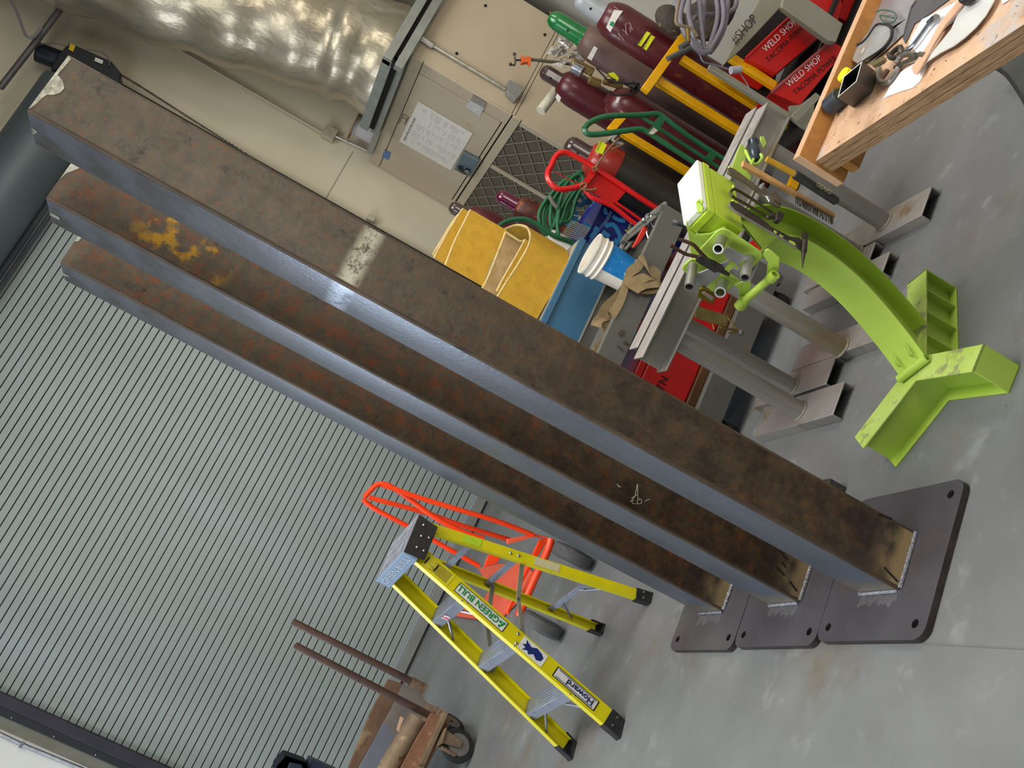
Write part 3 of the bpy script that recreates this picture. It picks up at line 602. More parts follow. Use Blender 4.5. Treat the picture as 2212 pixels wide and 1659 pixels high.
mb = MB(); mb.prism([(0.035,6.9,0.454),(0.05,6.9,0.342),(-0.024,6.9,0.229),(-0.106,6.9,0.216),(-0.491,6.9,0.268),(-0.574,6.9,0.467),(-0.222,6.9,0.461),(-0.088,6.9,0.454)], (0,.03,0)); mb.build('side_panel', M('worn_grey_plate', '#77706A', '#857C72', 6, .7, spots=[('#5E5048', 10, .6, .1)]), RC)
mb = MB(); mb.prism([(-0.217,6.7,0.507),(-0.246,6.7,0.437),(-0.275,6.7,0.409),(-0.43,6.7,0.421),(-0.514,6.7,0.423),(-0.557,6.7,0.526),(-0.371,6.7,0.514)], (0,.02,0)); mb.build('divider_plate', M('blue_grey_plate', '#6E7078', '#7A7C84', 5, .5, .2), RC)
pts = [(-0.102,6.45,0.378),(-0.217,6.45,0.391),(-0.328,6.45,0.406),(-0.47,6.45,0.421)]; mb = MB(); mb.tube(pts, .058, 22); mb.build('roller_tube', CARTRUST, RC)
mb = MB(); mb.prism([(-0.042,6.4,0.322),(-0.047,6.4,0.221),(-0.127,6.4,0.199),(-0.373,6.4,0.21),(-0.437,6.4,0.361),(-0.207,6.4,0.346),(-0.095,6.4,0.331)], (0,.04,0)); mb.build('front_rail', M('orange_rust_rail', '#8A6248', '#775238', 10, .75, bump=.2, spots=[('#A8765A', 14, .6, .08)]), RC, .004)
mb = MB(); mb.prism([(-0.226,6.66,0.423),(-0.144,6.66,0.437),(-0.146,6.66,0.414),(-0.232,6.66,0.407)], (0,-.01,0)); mb.build('paper_tag', M('peach_tag', '#D8B090'), RC)
for c, r_w, ax in (((-0.057,6.75,0.145), .1, V((.9,-.4,0))), ((-0.149,6.35,0.077), .105, V((.45,-.9,0)))):
    c = V(c); c.z = r_w + .001; ax = ax.normalized()
    mb = MB(); mb.lathe(c - ax*.022, ax, [(r_w*.7,0),(r_w*.96,.003),(r_w,.012),(r_w,.032),(r_w*.96,.041),(r_w*.7,.044)], 32); cw = mb.build('caster_wheel', BLACKR, RC)
    mb = MB(); mb.lathe(c - ax*.026, ax, [(.01,0),(r_w*.66,.004),(r_w*.7,.01),(r_w*.7,.042),(r_w*.66,.048),(.01,.052)], 28); mb.build('rim', M('caster_rim', '#8C8780', '#7A756E', 12, .5, .4), cw)
    mb = MB(); cc = c + V((0,0,r_w*1.05))
    for s in (-1, 1): mb.prism([c + ax*s*.032 + V((0,0,-.01)) + ax.cross(up)*.02, c + ax*s*.032 + V((0,0,-.01)) - ax.cross(up)*.02, cc + ax*s*.032 - ax.cross(up)*.045, cc + ax*s*.032 + ax.cross(up)*.045], ax*.004*s)
    mb.box(cc + V((0,0,.004)), (.1,.1,.008), math.atan2(ax.y, ax.x)); mb.build('caster_fork', CARTRUST, RC)
mb = MB(); mb.b2((-1.1, 6.35, .24), (0, 7.0, .27)); mb.build('deck', CARTRUST, RC, .003)
a, b = [(-0.197,6.3,0.208),(-0.202,6.3,0.109)]; tb('brake_pedal', [a, b], .012, CARTRUST, RC, 0)
# dark blue tool case at the frame edge
mb = MB(); pc = [(-0.715,7.6,0.852),(-0.702,7.6,0.691),(-0.745,7.6,0.654),(-0.852,7.6,0.863),(-0.804,7.6,0.878)]; mb.prism(pc, (0,.25,0)); 
pr = [(-0.744,7.58,0.809),(-0.726,7.58,0.725),(-0.764,7.58,0.685),(-0.822,7.58,0.802)]; mb.prism(pr, (0,-.04,0))
mb.prism([(q[0],q[1],q[2]) for q in pc], (0,.25,0)); zc = min(q[2] for q in pc); xc = sum(q[0] for q in pc)/len(pc); mb.b2((xc-.09,7.64,0),(xc+.09,7.82,zc+.02))
bt = mb.build('tool_case', M('dark_navy_plastic', '#272E40', '#20263A', 8, .45), None, .006, label='dark navy plastic case beyond the rusty cart at the photo edge', cat='case')
# ------------------------------------------------------------------ aluminium pipe stands with channel feet, paired under two long beams
PIPEM = M('dull_aluminium_pipe', '#9C978F', '#88837A', 3, .4, .25, bump=.06, spots=[('#8C7A5C', 3, .58, .14)], stretch=(1,1,.35))
BASEM = M('channel_foot_alu', '#A09B94', '#ADA7A0', 4, .36, .5, bump=.05, spots=[('#8E7C62', 5, .57, .12)])
def foot(root, x0, x1, y0, y1, h=.052):
    mb = MB(); w = x1-x0; t = .007
    # channel lying web-up: profile in x,z
    prof = [(0,-w/2),(h,-w/2),(h,-w/2+t),(t,-w/2+t),(t,w/2-t),(h,w/2-t),(h,w/2),(0,w/2)]
    mb.beam(((x0+x1)/2, y0, h), ((x0+x1)/2, y1, h), prof, (0,0,-1)); return mb.build('channel_foot', BASEM, root, .002)
def post(root, x, y, r, ztop, tilt=(0,0)):
    mb = MB(); mb.cyl((x, y, .052), (x+tilt[0], y+tilt[1], ztop), r, seg=32); mb.build('pipe_post', PIPEM, root)
    mb = MB(); pts = [V((x + (r+.002)*math.cos(a), y + (r+.002)*math.sin(a), .055)) for a in [2*PI*i/40 for i in range(40)]]
    mb.tube(pts, .006, 6, closed=True, rad=None); mb.build('weld_ring', M('brown_weld', '#8E8068', '#A8A092', 40, .5, .5, bump=.5, bscale=150), root)
BW = .105; BH = .122; ZT = .795
def hbeam(root, p0, p1, name='top_beam'):
    mb = MB(); mb.beam(p0, p1, ibeam(BH, BW, .008, .006), (p1[1]-p0[1], -(p1[0]-p0[0]), 0)) 
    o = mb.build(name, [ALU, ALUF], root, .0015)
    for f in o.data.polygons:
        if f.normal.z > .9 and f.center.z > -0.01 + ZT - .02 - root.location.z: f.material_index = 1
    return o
def beam_stand(label, x0y0, x1y1, feet):
    root = thing('pipe_stand', label, 'stand', ((x0y0[0]+x1y1[0])/2, (x0y0[1]+x1y1[1])/2, 0), 'aluminium pipe stands under long beams')
    hbeam(root, V((*x0y0, ZT-BH/2)), V((*x1y1, ZT-BH/2)))
    for (fx0, fx1, fy0, fy1, px, py, r) in feet: foot(root, fx0, fx1, fy0, fy1); post(root, px, py, r, ZT-BH)
    return root
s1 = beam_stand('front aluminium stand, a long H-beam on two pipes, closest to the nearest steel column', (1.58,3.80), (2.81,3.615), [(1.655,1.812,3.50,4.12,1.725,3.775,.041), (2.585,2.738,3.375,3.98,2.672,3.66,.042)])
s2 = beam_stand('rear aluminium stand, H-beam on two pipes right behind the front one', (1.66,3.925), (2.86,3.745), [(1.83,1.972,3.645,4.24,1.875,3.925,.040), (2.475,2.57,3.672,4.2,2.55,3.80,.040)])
# short low stand between them
s3 = thing('pipe_stand', 'third aluminium pipe stand with thick post, mostly hidden behind the lime green stand', 'stand', (2.2,3.7,0), 'aluminium pipe stands under long beams')
foot(s3, 1.975, 2.105, 3.33, 4.0); foot(s3, 2.35, 2.46, 3.52, 4.13); post(s3, 2.0, 3.62, .043, ZT-BH-.005); post(s3, 2.42, 3.8, .040, ZT-BH-.005)
mb = MB(); mb.b2((1.95, 3.575, ZT-BH-.012), (2.46, 3.665, ZT-BH-.004)) ; mb.build('bearing_plate', ALU, s3)
for nm, x, y, a in (('short', 0, 0, 0),):
    pass
# yellow and black tape wrapped tool sheath leaning on the far post
SH = thing('marking_tube', 'yellow and black lettered tube hanging against the far aluminium post', 'tube', (2.511,3.5,0.718))
a, b, c = [(2.512,3.5,0.722),(2.521,3.5,0.585),(2.516,3.5,0.362)]; mb = MB(); mb.cyl(a, b, .013, seg=18); mb.build('yellow_half', M('sheath_yellow', '#C69A2C', '#B88A28', 20, .5, spots=[('#6A4418', 24, .6, .1)]), SH)
mb = MB(); mb.lathe(b, V(c)-V(b), [(.016,0),(.019,.004),(.019,(V(c)-V(b)).length-.008),(.012,(V(c)-V(b)).length)], 20); mb.build('black_half', M('sheath_black', '#2A2A28', '#383632', 20, .5), SH)
ax_ = (V(c)-V(b)).normalized(); text('GEARS', 'lettering', lerp(b, c, .45) + V((-.004,-.0205,.004)), ax_, V((.8,-.3,.3)), .018, M('sheath_letters', '#B8A878', rough=.6), SH)

# ------------------------------------------------------------------ lime green stand: three-armed channel base, curved I-beam mast, head with hooks
GS = thing('tool_stand', 'lime green welding tool stand with three channel feet and a curved mast', 'stand', (1.67, 2.885, 0))
N_ = V((.43406, -.90088, 0)); E_v = V((.90088, .43406, 0)); B0 = V((1.6625, 2.872, 0))
def G(s, o, z): return B0 + E_v*s + N_*o + V((0,0,z))
c0 = V((1.670, 2.885, 0)); AW = .098; AH = .146
def gdir(a): return V((math.cos(math.radians(a)), math.sin(math.radians(a)), 0))
arms = [(144, .32), (263.8, .318), (23.5, .49)]
apo = AW/2
def star(z, th, name, mat):
    mb = MB(); pts = []
    for i, (a, L) in enumerate(arms):
        d = gdir(a); s = V((-d.y, d.x, 0)); nxt = arms[(i+1) % 3][0]; bis = gdir((a + ((nxt - a) % 360)/2)) ; half = math.radians(((nxt - a) % 360)/2)
        pts += [c0 + d*L - s*apo, c0 + d*L + s*apo, c0 + bis*(apo/math.sin(half))]
    mb.prism([p + V((0,0,z)) for p in pts], (0,0,th)); return mb.build(name, mat, GS, .0015)
star(AH-.007, .007, 'top_flange', LIMESCUFF); star(0, .007, 'bottom_flange', LIME)
for i, (a, L) in enumerate(arms):
    d = gdir(a); s = V((-d.y, d.x, 0))
    mb = MB(); off = -.012 if i == 2 else 0.0
    p = c0 + d*.0; q = c0 + d*(L - .006)
    mb.prism([p + s*(off-.003), q + s*(off-.003), q + s*(off+.003), p + s*(off+.003)], (0,0,AH-.002)); mb.build('web_plate', LIME, GS)
    if i == 1: mb = MB(); mb.prism([c0+d*(L-.006)-s*apo, c0+d*L-s*apo, c0+d*L+s*apo, c0+d*(L-.006)+s*apo], (0,0,AH)); mb.build('end_plate', LIME, GS, .0015)
    if i == 2:
        for k in (.14, .26, .38): mb = MB(); q = c0 + d*k; mb.prism([q - s*apo*.95, q - s*apo*.95 + d*.005, q + s*off + d*.005, q + s*off], (0,0,AH-.004)); mb.build('stiffener', LIME, GS)
        mb = MB(); q = c0 + d*(L-.006); mb.prism([q - s*apo, q + d*.006 - s*apo, q + d*.006 + s*apo, q + s*apo], (0,0,AH)); mb.build('end_plate', LIME, GS)
# curved mast
f1 = smooth([(.0,0,.160), (.045,0,.205), (.10,0,.27), (.165,0,.36), (.215,0,.455), (.242,0,.56), (.238,0,.67), (.20,0,.75), (.14,0,.80)], 6)
f1 = [V(p) for p in f1]
def nrm(i, arr):
    t = (arr[min(i+1,len(arr)-1)] - arr[max(i-1,0)]).normalized(); return V((t.z, 0, -t.x))
D = [ .135 ]*len(f1)
f2 = [f1[i] + nrm(i, f1)*.135 for i in range(len(f1))]
f2 = [p for p in f2 if p.z > .148]
hw = .061
def gp(p, o): return G(p.x, o, p.z)
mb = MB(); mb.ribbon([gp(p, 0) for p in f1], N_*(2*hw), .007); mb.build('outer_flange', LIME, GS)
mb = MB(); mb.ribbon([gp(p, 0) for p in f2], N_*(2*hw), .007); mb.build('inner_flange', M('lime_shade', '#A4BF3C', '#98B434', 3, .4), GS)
mb = MB(); vs = []
for i in range(len(f1)):
    q = f1[i] + nrm(i, f1)*.135
    if q.z < .148: q = V((q.x, 0, .148))
    vs.append((gp(f1[i], -.003), gp(q, -.003), gp(q, .003), gp(f1[i], .003)))
R_ = [[mb.bm.verts.new(p) for p in r] for r in vs]
for i in range(len(R_)-1): mb.bridge(R_[i], R_[i+1])
mb.build('mast_web', LIME, GS)
mb = MB(); mb.pipe(G(-.004,-.068,.163), G(-.004,.066,.163), .0155, .011); mb.build('hinge_tube', LIME, GS)
for o in (-.03, .03):
    mb = MB(); mb.tube([G(.012,o,.19), G(.008,o,.205), G(.022,o,.222), G(.036,o,.226)], .004, 8, sm=3); mb.build('hook', LIME, GS)
# back plate with hooks (the far, right-hand wing) and the pad head
mb = MB()
mb.prism([(2.199,3.097,0.971),(2.049,3.025,0.986),(2.052,3.026,0.903),(2.092,3.046,0.902),(2.112,3.055,0.927),(2.224,3.109,0.942),(2.236,3.115,0.964)], N_*-.006); mb.build('hook_wing', LIME, GS, .002)
# tool box: lid and body
BT = 1.075
T1, T2, T3, T4 = [(2.063,3.09,1.075),(2.006,3.207,1.075),(1.697,2.902,1.075),(1.731,2.794,1.075)]
Tl = [V(p) for p in (T1, T2, T3, T4)]; cen = (Tl[0]+Tl[1]+Tl[2]+Tl[3])/4
LIDM = M('glare_white_lid', '#F0F2E0', '#E8EED0', 5, .35, spots=[('#CFDC90', 20, .66, .08)])  # strong reflection on the lid painted in as a near-white colour
BOXM = M('yellow_lime_box', '#B6CC34', '#AEC62C', 4, .4)
mb = MB(); mb.prism(Tl, (0,0,.022)); mb.build('box_lid', LIDM, GS, .004)
q = lambda p, k: cen + (p - cen)*k
mb = MB(); mb.prism([V((*q(p,1.04).xy, 1.045)) for p in Tl], (0,0,.029)); mb.build('lid_skirt', BOXM, GS, .004)
mb = MB(); mb.prism([V((*q(p,.985).xy, .935)) for p in Tl], (0,0,.107)); mb.build('box_body', BOXM, GS, .003)
a, b, c = [(1.771,2.851,1.1),(1.69,2.764,1.1),(1.681,2.727,1.1)]; mb = MB(); mb.prism([V(x) for x in [(1.763,2.849,1.099),(1.748,2.811,1.099),(1.695,2.746,1.099),(1.673,2.736,1.099),(1.686,2.773,1.099)]], (0,0,.008)); mb.build('hasp', LIME, GS, .002)
tb('hasp_loop', [(1.739,2.806,1.11),(1.745,2.801,1.11),(1.724,2.765,1.11),(1.712,2.759,1.11)], .004, LIME, GS, 3)
mb = MB(); mb.prism([(1.838,3.08,0.99),(1.806,3.011,0.99),(1.79,3.007,0.99),(1.824,3.078,0.99)], (0,0,.003)); mb.build('green_label', M('green_label', '#4FA030', '#7CC050', 200, .5), GS)
# head plates under the box
HP = lambda st, s: [V(p) for p in st]
mb = MB(); mb.prism([(1.698,2.866,1.106),(1.687,2.891,1.076),(1.685,2.895,1.048),(1.698,2.867,1.013),(1.721,2.82,0.99),(1.718,2.825,0.976),(1.658,2.95,0.989),(1.65,2.967,0.997),(1.652,2.962,1.016),(1.687,2.89,1.084)], E_v*.008); mb.build('head_plate', LIME, GS, .003)
mb = MB(); pl_ = [(1.648,2.902,1.014),(1.693,2.808,1.01),(1.698,2.799,1.002),(1.7,2.794,0.989),(1.698,2.799,0.855),(1.695,2.804,0.841),(1.69,2.816,0.833),(1.669,2.858,0.835),(1.653,2.892,0.824),(1.64,2.918,0.831),(1.621,2.958,0.848),(1.624,2.952,0.908),(1.619,2.963,0.935),(1.63,2.939,0.928),(1.632,2.936,0.935),(1.634,2.931,0.939),(1.632,2.935,1.006)]
mb.prism([(1.649,2.9,1.013),(1.69,2.816,1.011),(1.696,2.803,1.006),(1.7,2.795,0.993),(1.701,2.793,0.98),(1.698,2.799,0.853),(1.694,2.806,0.84),(1.689,2.818,0.832),(1.677,2.843,0.834),(1.627,2.946,0.832),(1.623,2.954,0.838),(1.637,2.925,0.841),(1.631,2.938,0.899),(1.633,2.933,0.94),(1.643,2.913,0.993)], E_v*.008); mb.build('bracket_plate', LIME, GS, .004)
mb = MB(); mb.prism([(1.61,3.009,1.009),(1.617,2.995,1.015),(1.629,2.969,1.012),(1.635,2.956,1.009),(1.639,2.949,0.996),(1.639,2.949,0.933),(1.636,2.954,0.927),(1.627,2.974,0.927),(1.624,2.979,0.936),(1.616,2.995,0.934),(1.638,2.95,0.895),(1.644,2.938,0.836),(1.63,2.967,0.833),(1.617,2.994,0.837),(1.602,3.026,0.859),(1.606,3.018,0.904),(1.61,3.009,0.936),(1.608,3.013,0.997)], E_v*.008); mb.build('bracket_plate', LIME, GS, .004)
# handle yoke
mb = MB(); mb.prism([(1.682,2.786,0.845),(1.691,2.767,0.853),(1.695,2.758,0.849),(1.695,2.758,0.833),(1.692,2.764,0.797),(1.669,2.813,0.763),(1.662,2.826,0.757),(1.654,2.843,0.76),(1.652,2.847,0.774),(1.656,2.84,0.788),(1.676,2.798,0.817)], E_v*.007); mb.build('yoke_arm', LIME, GS, .003)
mb = MB(); mb.prism([(1.614,2.926,0.843),(1.624,2.906,0.839),(1.635,2.884,0.817),(1.627,2.899,0.799),(1.596,2.965,0.761),(1.59,2.976,0.76),(1.583,2.99,0.774),(1.587,2.983,0.79),(1.602,2.951,0.808),(1.612,2.931,0.827)], E_v*.007); mb.build('yoke_arm', LIME, GS, .003)
a, b = [(1.634,2.815,0.785),(1.582,2.924,0.793)]; mb = MB(); mb.cyl(a, b, .0135, seg=20); mb.build('handle_tube', LIME, GS)
a, b = [(1.648,2.787,0.783),(1.636,2.812,0.782)]; mb = MB(); mb.pipe(a, b, .018, .010); mb.build('handle_collar', LIME, GS)
a, b = [(1.583,2.922,0.795),(1.569,2.951,0.791)]; mb = MB(); mb.cyl(a, b, .018, .020, 20); mb.build('handle_collar', LIME, GS)
# aluminium angle bracket with four tube sockets
BK = thing('socket_bracket', 'bare aluminium bracket with four open tube sockets bolted to the lime green stand', 'bracket', (1.618,2.85,0.954))
TUBM = M('socket_alu', '#B4B2AE', '#9A968E', 9, .32, .6, spots=[('#8C8270', 12, .62, .08)])
for st, s0, s1, r in (("960,350 895,500", 0, -.07, .0155), ("490,765 430,1110", 0, -.10, .0155), ("1390,650 1330,960", 0, -.09, .0150), ("960,1040 925,1190", 0, -.05, .0175)):
    pass
def sock(p, q, r): mb = MB(); mb.pipe(p, q, r, r*.74, 26); mb.build('tube_socket', TUBM, BK)
sock((1.682,2.832,0.98), (1.611,2.772,0.997), .017)
sock((1.618,2.963,0.992), (1.513,2.905,0.992), .017)
sock((1.679,2.839,0.866), (1.587,2.799,0.867), .017)
sock((1.618,2.964,0.873), (1.556,2.909,0.887), .019)
mb = MB(); mb.prism([(1.636,2.822,0.963),(1.649,2.796,0.962),(1.652,2.791,0.881),(1.642,2.812,0.891),(1.634,2.828,0.897),(1.631,2.833,0.883),(1.612,2.873,0.856),(1.614,2.868,0.9),(1.624,2.848,0.901),(1.626,2.845,0.884),(1.629,2.838,0.887),(1.632,2.831,0.909),(1.632,2.832,0.94)], E_v*.006); mb.build('bracket_web', TUBM, BK, .001)
mb = MB(); mb.prism([(1.555,2.981,0.961),(1.581,2.927,0.979),(1.628,2.828,0.931),(1.628,2.829,0.924),(1.593,2.902,0.918),(1.57,2.95,0.926),(1.566,2.957,0.911),(1.568,2.953,0.884),(1.563,2.964,0.89),(1.564,2.962,0.939),(1.546,2.998,0.925)], E_v*.006); mb.build('bracket_web', TUBM, BK, .001)
mb = MB(); mb.prism([(1.554,2.959,0.942),(1.559,2.948,0.938),(1.559,2.949,0.884),(1.555,2.958,0.875),(1.542,2.985,0.869),(1.542,2.984,0.877),(1.54,2.989,0.927)], E_v*.01)
mb.build('brass_jaw', M('olive_brass', '#8A7E1C', '#6E6414', 9, .4, .5), BK, .002)
mb = MB(); mb.prism([(1.547,2.955,0.929),(1.551,2.946,0.925),(1.551,2.946,0.888),(1.545,2.96,0.885)], E_v*-.006); mb.build('jaw_insert', M('pink_steel', '#B89A90', rough=.4, metal=.5), BK)

# ------------------------------------------------------------------ hand tools hanging on the stand (each rests on its hook, a thing of its own)
def hanger(pts, name='hook'): mb = MB(); mb.tube(pts, .0045, 8, sm=3); mb.build(name, LIME, GS)
FZ = .14
hanger([(1.946,2.887,1.029),(1.963,2.895,1.03),(1.976,2.901,1.034)]); hanger([(1.86,2.834,1.011),(1.874,2.841,1.009),(1.886,2.847,1.01)]); hanger([(1.786,2.787,1.006),(1.798,2.793,1.006),(1.806,2.797,1.009)]); hanger([(2.066,2.956,0.948),(2.108,2.976,0.941)])
# grinder/bottle in the ring
BT_ = thing('bottle', 'small dark grey bottle held in the ring at the end of the lime green stand', 'bottle', (2.201,3.076,0.951))
a, b = [(2.145,3.038,1.395),(1.995,2.966,1.398)]; a = (2.268,3.108,0.929); b = (2.16,3.056,0.908)
L_ = (V(b)-V(a)).length; mb = MB(); mb.lathe(a, V(b)-V(a), [(.012,0),(.020,.006),(.021,.02),(.017,.03),(.021,L_*.45),(.023,L_*.6),(.022,L_*.85),(.015,L_)], 24); mb.build('body', M('gunmetal_bottle', '#3A4248', '#454E54', 10, .25, .6), BT_)
mb = MB(); pts = [(2.156,3.027,0.965),(2.116,3.007,0.939),(2.12,3.009,0.912),(2.17,3.033,0.896),(2.187,3.041,0.904)]; mb.tube(pts, .006, 8, sm=4); mb.build('ring_hook', LIME, GS)
mb = MB(); mb.prism([(2.304,3.114,0.907),(2.319,3.122,0.894),(2.288,3.107,0.879),(2.254,3.091,0.887),(2.272,3.099,0.897)], N_*-.005); mb.build('ring_tab', LIME, GS)
# wire brush
WB = thing('wire_brush', 'long wooden handled wire brush hanging on the lime green stand', 'brush', (2.012,2.896,0.999))
a, b = V((1.996,2.877,1.004)), V((2.02,2.889,0.623)); dd = (b-a).normalized(); side = N_.cross(dd).normalized()
mb = MB(); wf = [(-.012,0),(-.013,.1),(-.010,.25),(-.013,.5),(-.013,.75),(-.011,1)]
L_ = (b-a).length
pf = [a + dd*L_*k + side*(-.015 if k < .45 else -.011) for k in (0,.2,.45,.6,1)] + [a + dd*L_*k + side*(.015 if k < .45 else .011) for k in (1,.6,.45,.2,0)]
mb.prism([p - N_*.006 for p in pf], N_*.014); mb.build('handle', M('pale_pine_handle', '#C79C68', '#B98C58', 5, .5, stretch=(1,1,5)), WB, .003)
mb = MB(); random.seed(5)
sg = -1 if (side.z > 0) else 1
for i in range(22):
    for j in (-.003, .003):
        k = .585 + i*.019; p = a + dd*L_*k + side*sg*.008 + N_*j; q = p + side*sg*.040 + dd*random.uniform(-.003,.003)
        mb.tube([p, q], .0014, 5)
mb.build('bristles', M('bristle_steel', '#2E2A24', '#4A4438', 50, .5, .6), WB)
# adjustable wrench
AW_ = thing('adjustable_wrench', 'old adjustable wrench hanging on the lime green stand beside the wire brush', 'wrench', (1.935,2.87,1.033))
mb = MB(); mb.prism([(1.943,2.874,1.047),(1.957,2.881,1.037),(1.96,2.882,1.017),(1.948,2.876,0.951),(1.94,2.873,0.907),(1.94,2.872,0.879),(1.971,2.888,0.856),(1.961,2.883,0.834),(1.947,2.876,0.823),(1.928,2.867,0.826),(1.926,2.866,0.841),(1.931,2.868,0.852),(1.921,2.863,0.856),(1.917,2.861,0.827),(1.903,2.854,0.841),(1.9,2.853,0.869),(1.916,2.861,0.891),(1.921,2.864,0.93),(1.927,2.866,0.969),(1.922,2.864,1.029),(1.926,2.866,1.045)], N_*.009); mb.build('body', M('worn_wrench_steel', '#8A8070', '#6E6454', 14, .4, .7, bump=.1), AW_, .002)
mb = MB(); a, b = [(1.918,2.845,0.889),(1.9,2.836,0.875)]; mb.cyl(a, b, .006, seg=14); mb.build('screw', CHROME, AW_)
# ball peen style hammer with flat steel handle pair
HM = thing('slag_hammer', 'steel hammer with a two-bar handle hanging between the wrench and the chipping hammer', 'hammer', (1.847,2.817,1.014))
mb = MB(); mb.tube([(1.824,2.805,1.011),(1.835,2.811,1.021),(1.856,2.821,1.015),(1.866,2.826,1.003),(1.868,2.827,0.943),(1.863,2.824,0.888),(1.861,2.823,0.857)], .005, 8, sm=3); mb.tube([(1.84,2.819,1.019),(1.827,2.812,1.007),(1.831,2.815,0.96),(1.832,2.815,0.911),(1.832,2.815,0.866)], .005, 8, sm=3); mb.build('handle', M('olive_steel', '#5E5E38', '#4E4C34', 12, .4, .7), HM)
mb = MB(); mb.prism([(1.853,2.808,0.856),(1.855,2.809,0.828),(1.823,2.794,0.833),(1.807,2.786,0.841),(1.803,2.784,0.858)], N_*.018); mb.prism([(1.854,2.82,0.854),(1.831,2.809,0.847),(1.808,2.798,0.877),(1.814,2.801,0.885)], N_*.014); mb.build('head', DARKST, HM, .003)
CH = thing('chipping_hammer', 'chipping hammer with perforated handle and pointed head in front of the lime green mast', 'hammer', (1.765,2.755,1.016))
mb = MB(); mb.prism([(1.775,2.771,1.024),(1.784,2.775,1.016),(1.783,2.775,1.006),(1.787,2.777,0.994),(1.782,2.774,0.891),(1.773,2.77,0.865),(1.78,2.773,0.791),(1.803,2.784,0.756),(1.791,2.778,0.74),(1.752,2.76,0.742),(1.75,2.759,0.769),(1.753,2.76,0.799),(1.756,2.762,0.863),(1.751,2.759,0.902),(1.746,2.757,1.001),(1.755,2.761,1.021)], N_*.007); mb.build('handle', DARKST, CH, .0015)
for st in ([(1.758,2.751,0.797),(1.763,2.754,0.778),(1.753,2.749,0.769),(1.747,2.746,0.781),(1.749,2.747,0.796)], [(1.758,2.751,0.834),(1.759,2.752,0.819),(1.752,2.748,0.823),(1.752,2.749,0.833)], [(1.762,2.753,0.856),(1.761,2.753,0.844),(1.751,2.748,0.848),(1.755,2.75,0.857)]): mb = MB(); mb.prism(st, N_*.002); mb.build('handle_window', LIME, CH)
mb = MB(); mb.tube([(1.76,2.75,1.029),(1.74,2.741,1.015),(1.741,2.741,0.919),(1.744,2.743,0.822),(1.739,2.74,0.767)], .004, 8, sm=3); mb.build('handle_rail', M('light_worn_steel','#8E8680','#A09890',20,.35,.7), CH)
a, b, c = V((1.847,2.794,0.742)), V((1.77,2.757,0.738)), V((1.668,2.708,0.737))
mb = MB(); mb.prism([(1.84,2.785,0.747),(1.842,2.787,0.728),(1.784,2.758,0.733),(1.776,2.755,0.744)], N_*-.012); mb.cyl(V((1.797,2.77,0.738)), V((1.748,2.746,0.738)), .010, seg=14); mb.cyl(V((1.757,2.751,0.738)), c, .0085, .0012, 14); mb.build('head', DARKST, CH, .001)
# pliers stuck down through the bracket
PL = thing('pliers', 'rusty brown pliers stuck handles-up in the aluminium socket bracket', 'pliers', (1.607,2.872,0.985))
mb = MB(); mb.tube([(1.613,2.848,1.107),(1.616,2.842,1.079),(1.617,2.839,1.054),(1.613,2.848,1.026),(1.609,2.856,0.996)], .0062, 8, sm=4); mb.tube([(1.597,2.881,1.113),(1.597,2.882,1.078),(1.598,2.88,1.051),(1.603,2.87,1.024),(1.602,2.871,0.993)], .0062, 8, sm=4); mb.build('handle', M('brown_dipped_handle', '#4E3226', '#3E2A22', 16, .5, .3), PL)
mb = MB(); mb.prism([(1.61,2.865,1.02),(1.616,2.853,1.015),(1.615,2.856,0.983),(1.616,2.853,0.966),(1.616,2.853,0.941),(1.613,2.86,0.931),(1.611,2.864,0.896),(1.607,2.872,0.897),(1.606,2.874,0.935),(1.601,2.884,0.94),(1.601,2.884,0.977),(1.601,2.883,1.001),(1.602,2.883,1.017)], E_v*-.012); mb.build('jaws', DARKST, PL, .002)
CX = thing('socket_tool', 'black socket tool end poking out beside the tool box of the lime stand', 'tool', (1.731,2.959,1.091))
a, b, c = [(1.701,2.93,1.126),(1.704,2.925,1.112),(1.708,2.916,1.081)]; mb = MB(); mb.cyl(b, c, .008, seg=14); mb.build('shank', BLACKP, CX); mb = MB(); mb.cyl(a, b, .010, .007, 14); mb.build('tip', CHROME, CX)

# ------------------------------------------------------------------ workbench, right
BN = thing('workbench', 'worn plywood workbench with a raised timber back board, right side of the shop', 'workbench', (2.4, 2.2, 0))
ZB = .878
OSB = M('worn_plywood_top', '#CCA98A', '#BC9472', 9, .6, bump=.15, spots=[('#A88462', 6, .54, .1), ('#B0A49C', 3.5, .52, .1), ('#4E3C30', 38, .62, .03), ('#6E5240', 3, .66, .06)])
PLY = M('plywood_edge', '#A5835F', '#7E6044', 14, .7, bump=.2, stretch=(1,1,14), spots=[('#4E3A2A', 9, .62, .05)])
p = [(1.946,2.592,0.878),(1.91,1.72,0.878)]; e0, e1 = V(p[0]), V(p[1]); ed = (e1-e0).normalized()
bx = V((-ed.y, ed.x, 0)); bx = bx if bx.x > 0 else -bx
p2 = V((2.604,2.747,0.878))
E1 = e0 + ed*1.6
mb = MB(); top = [e0, E1, E1 + bx*1.3, e0 + bx*1.3]
for i in range(3): mb.prism([p + V((0,0,-.022*(i+1)+.0015)) for p in top], (0,0,.0205))
for f in mb.bm.faces: f.normal_update(); f.material_index = 1
ob = mb.build('bench_top', [OSB, PLY], BN, .001)
for f in ob.data.polygons: f.material_index = 0 if f.normal.z > .9 and f.center.z > ZB-.01 else 1
q0 = e0 - ed*.0; bt = .038
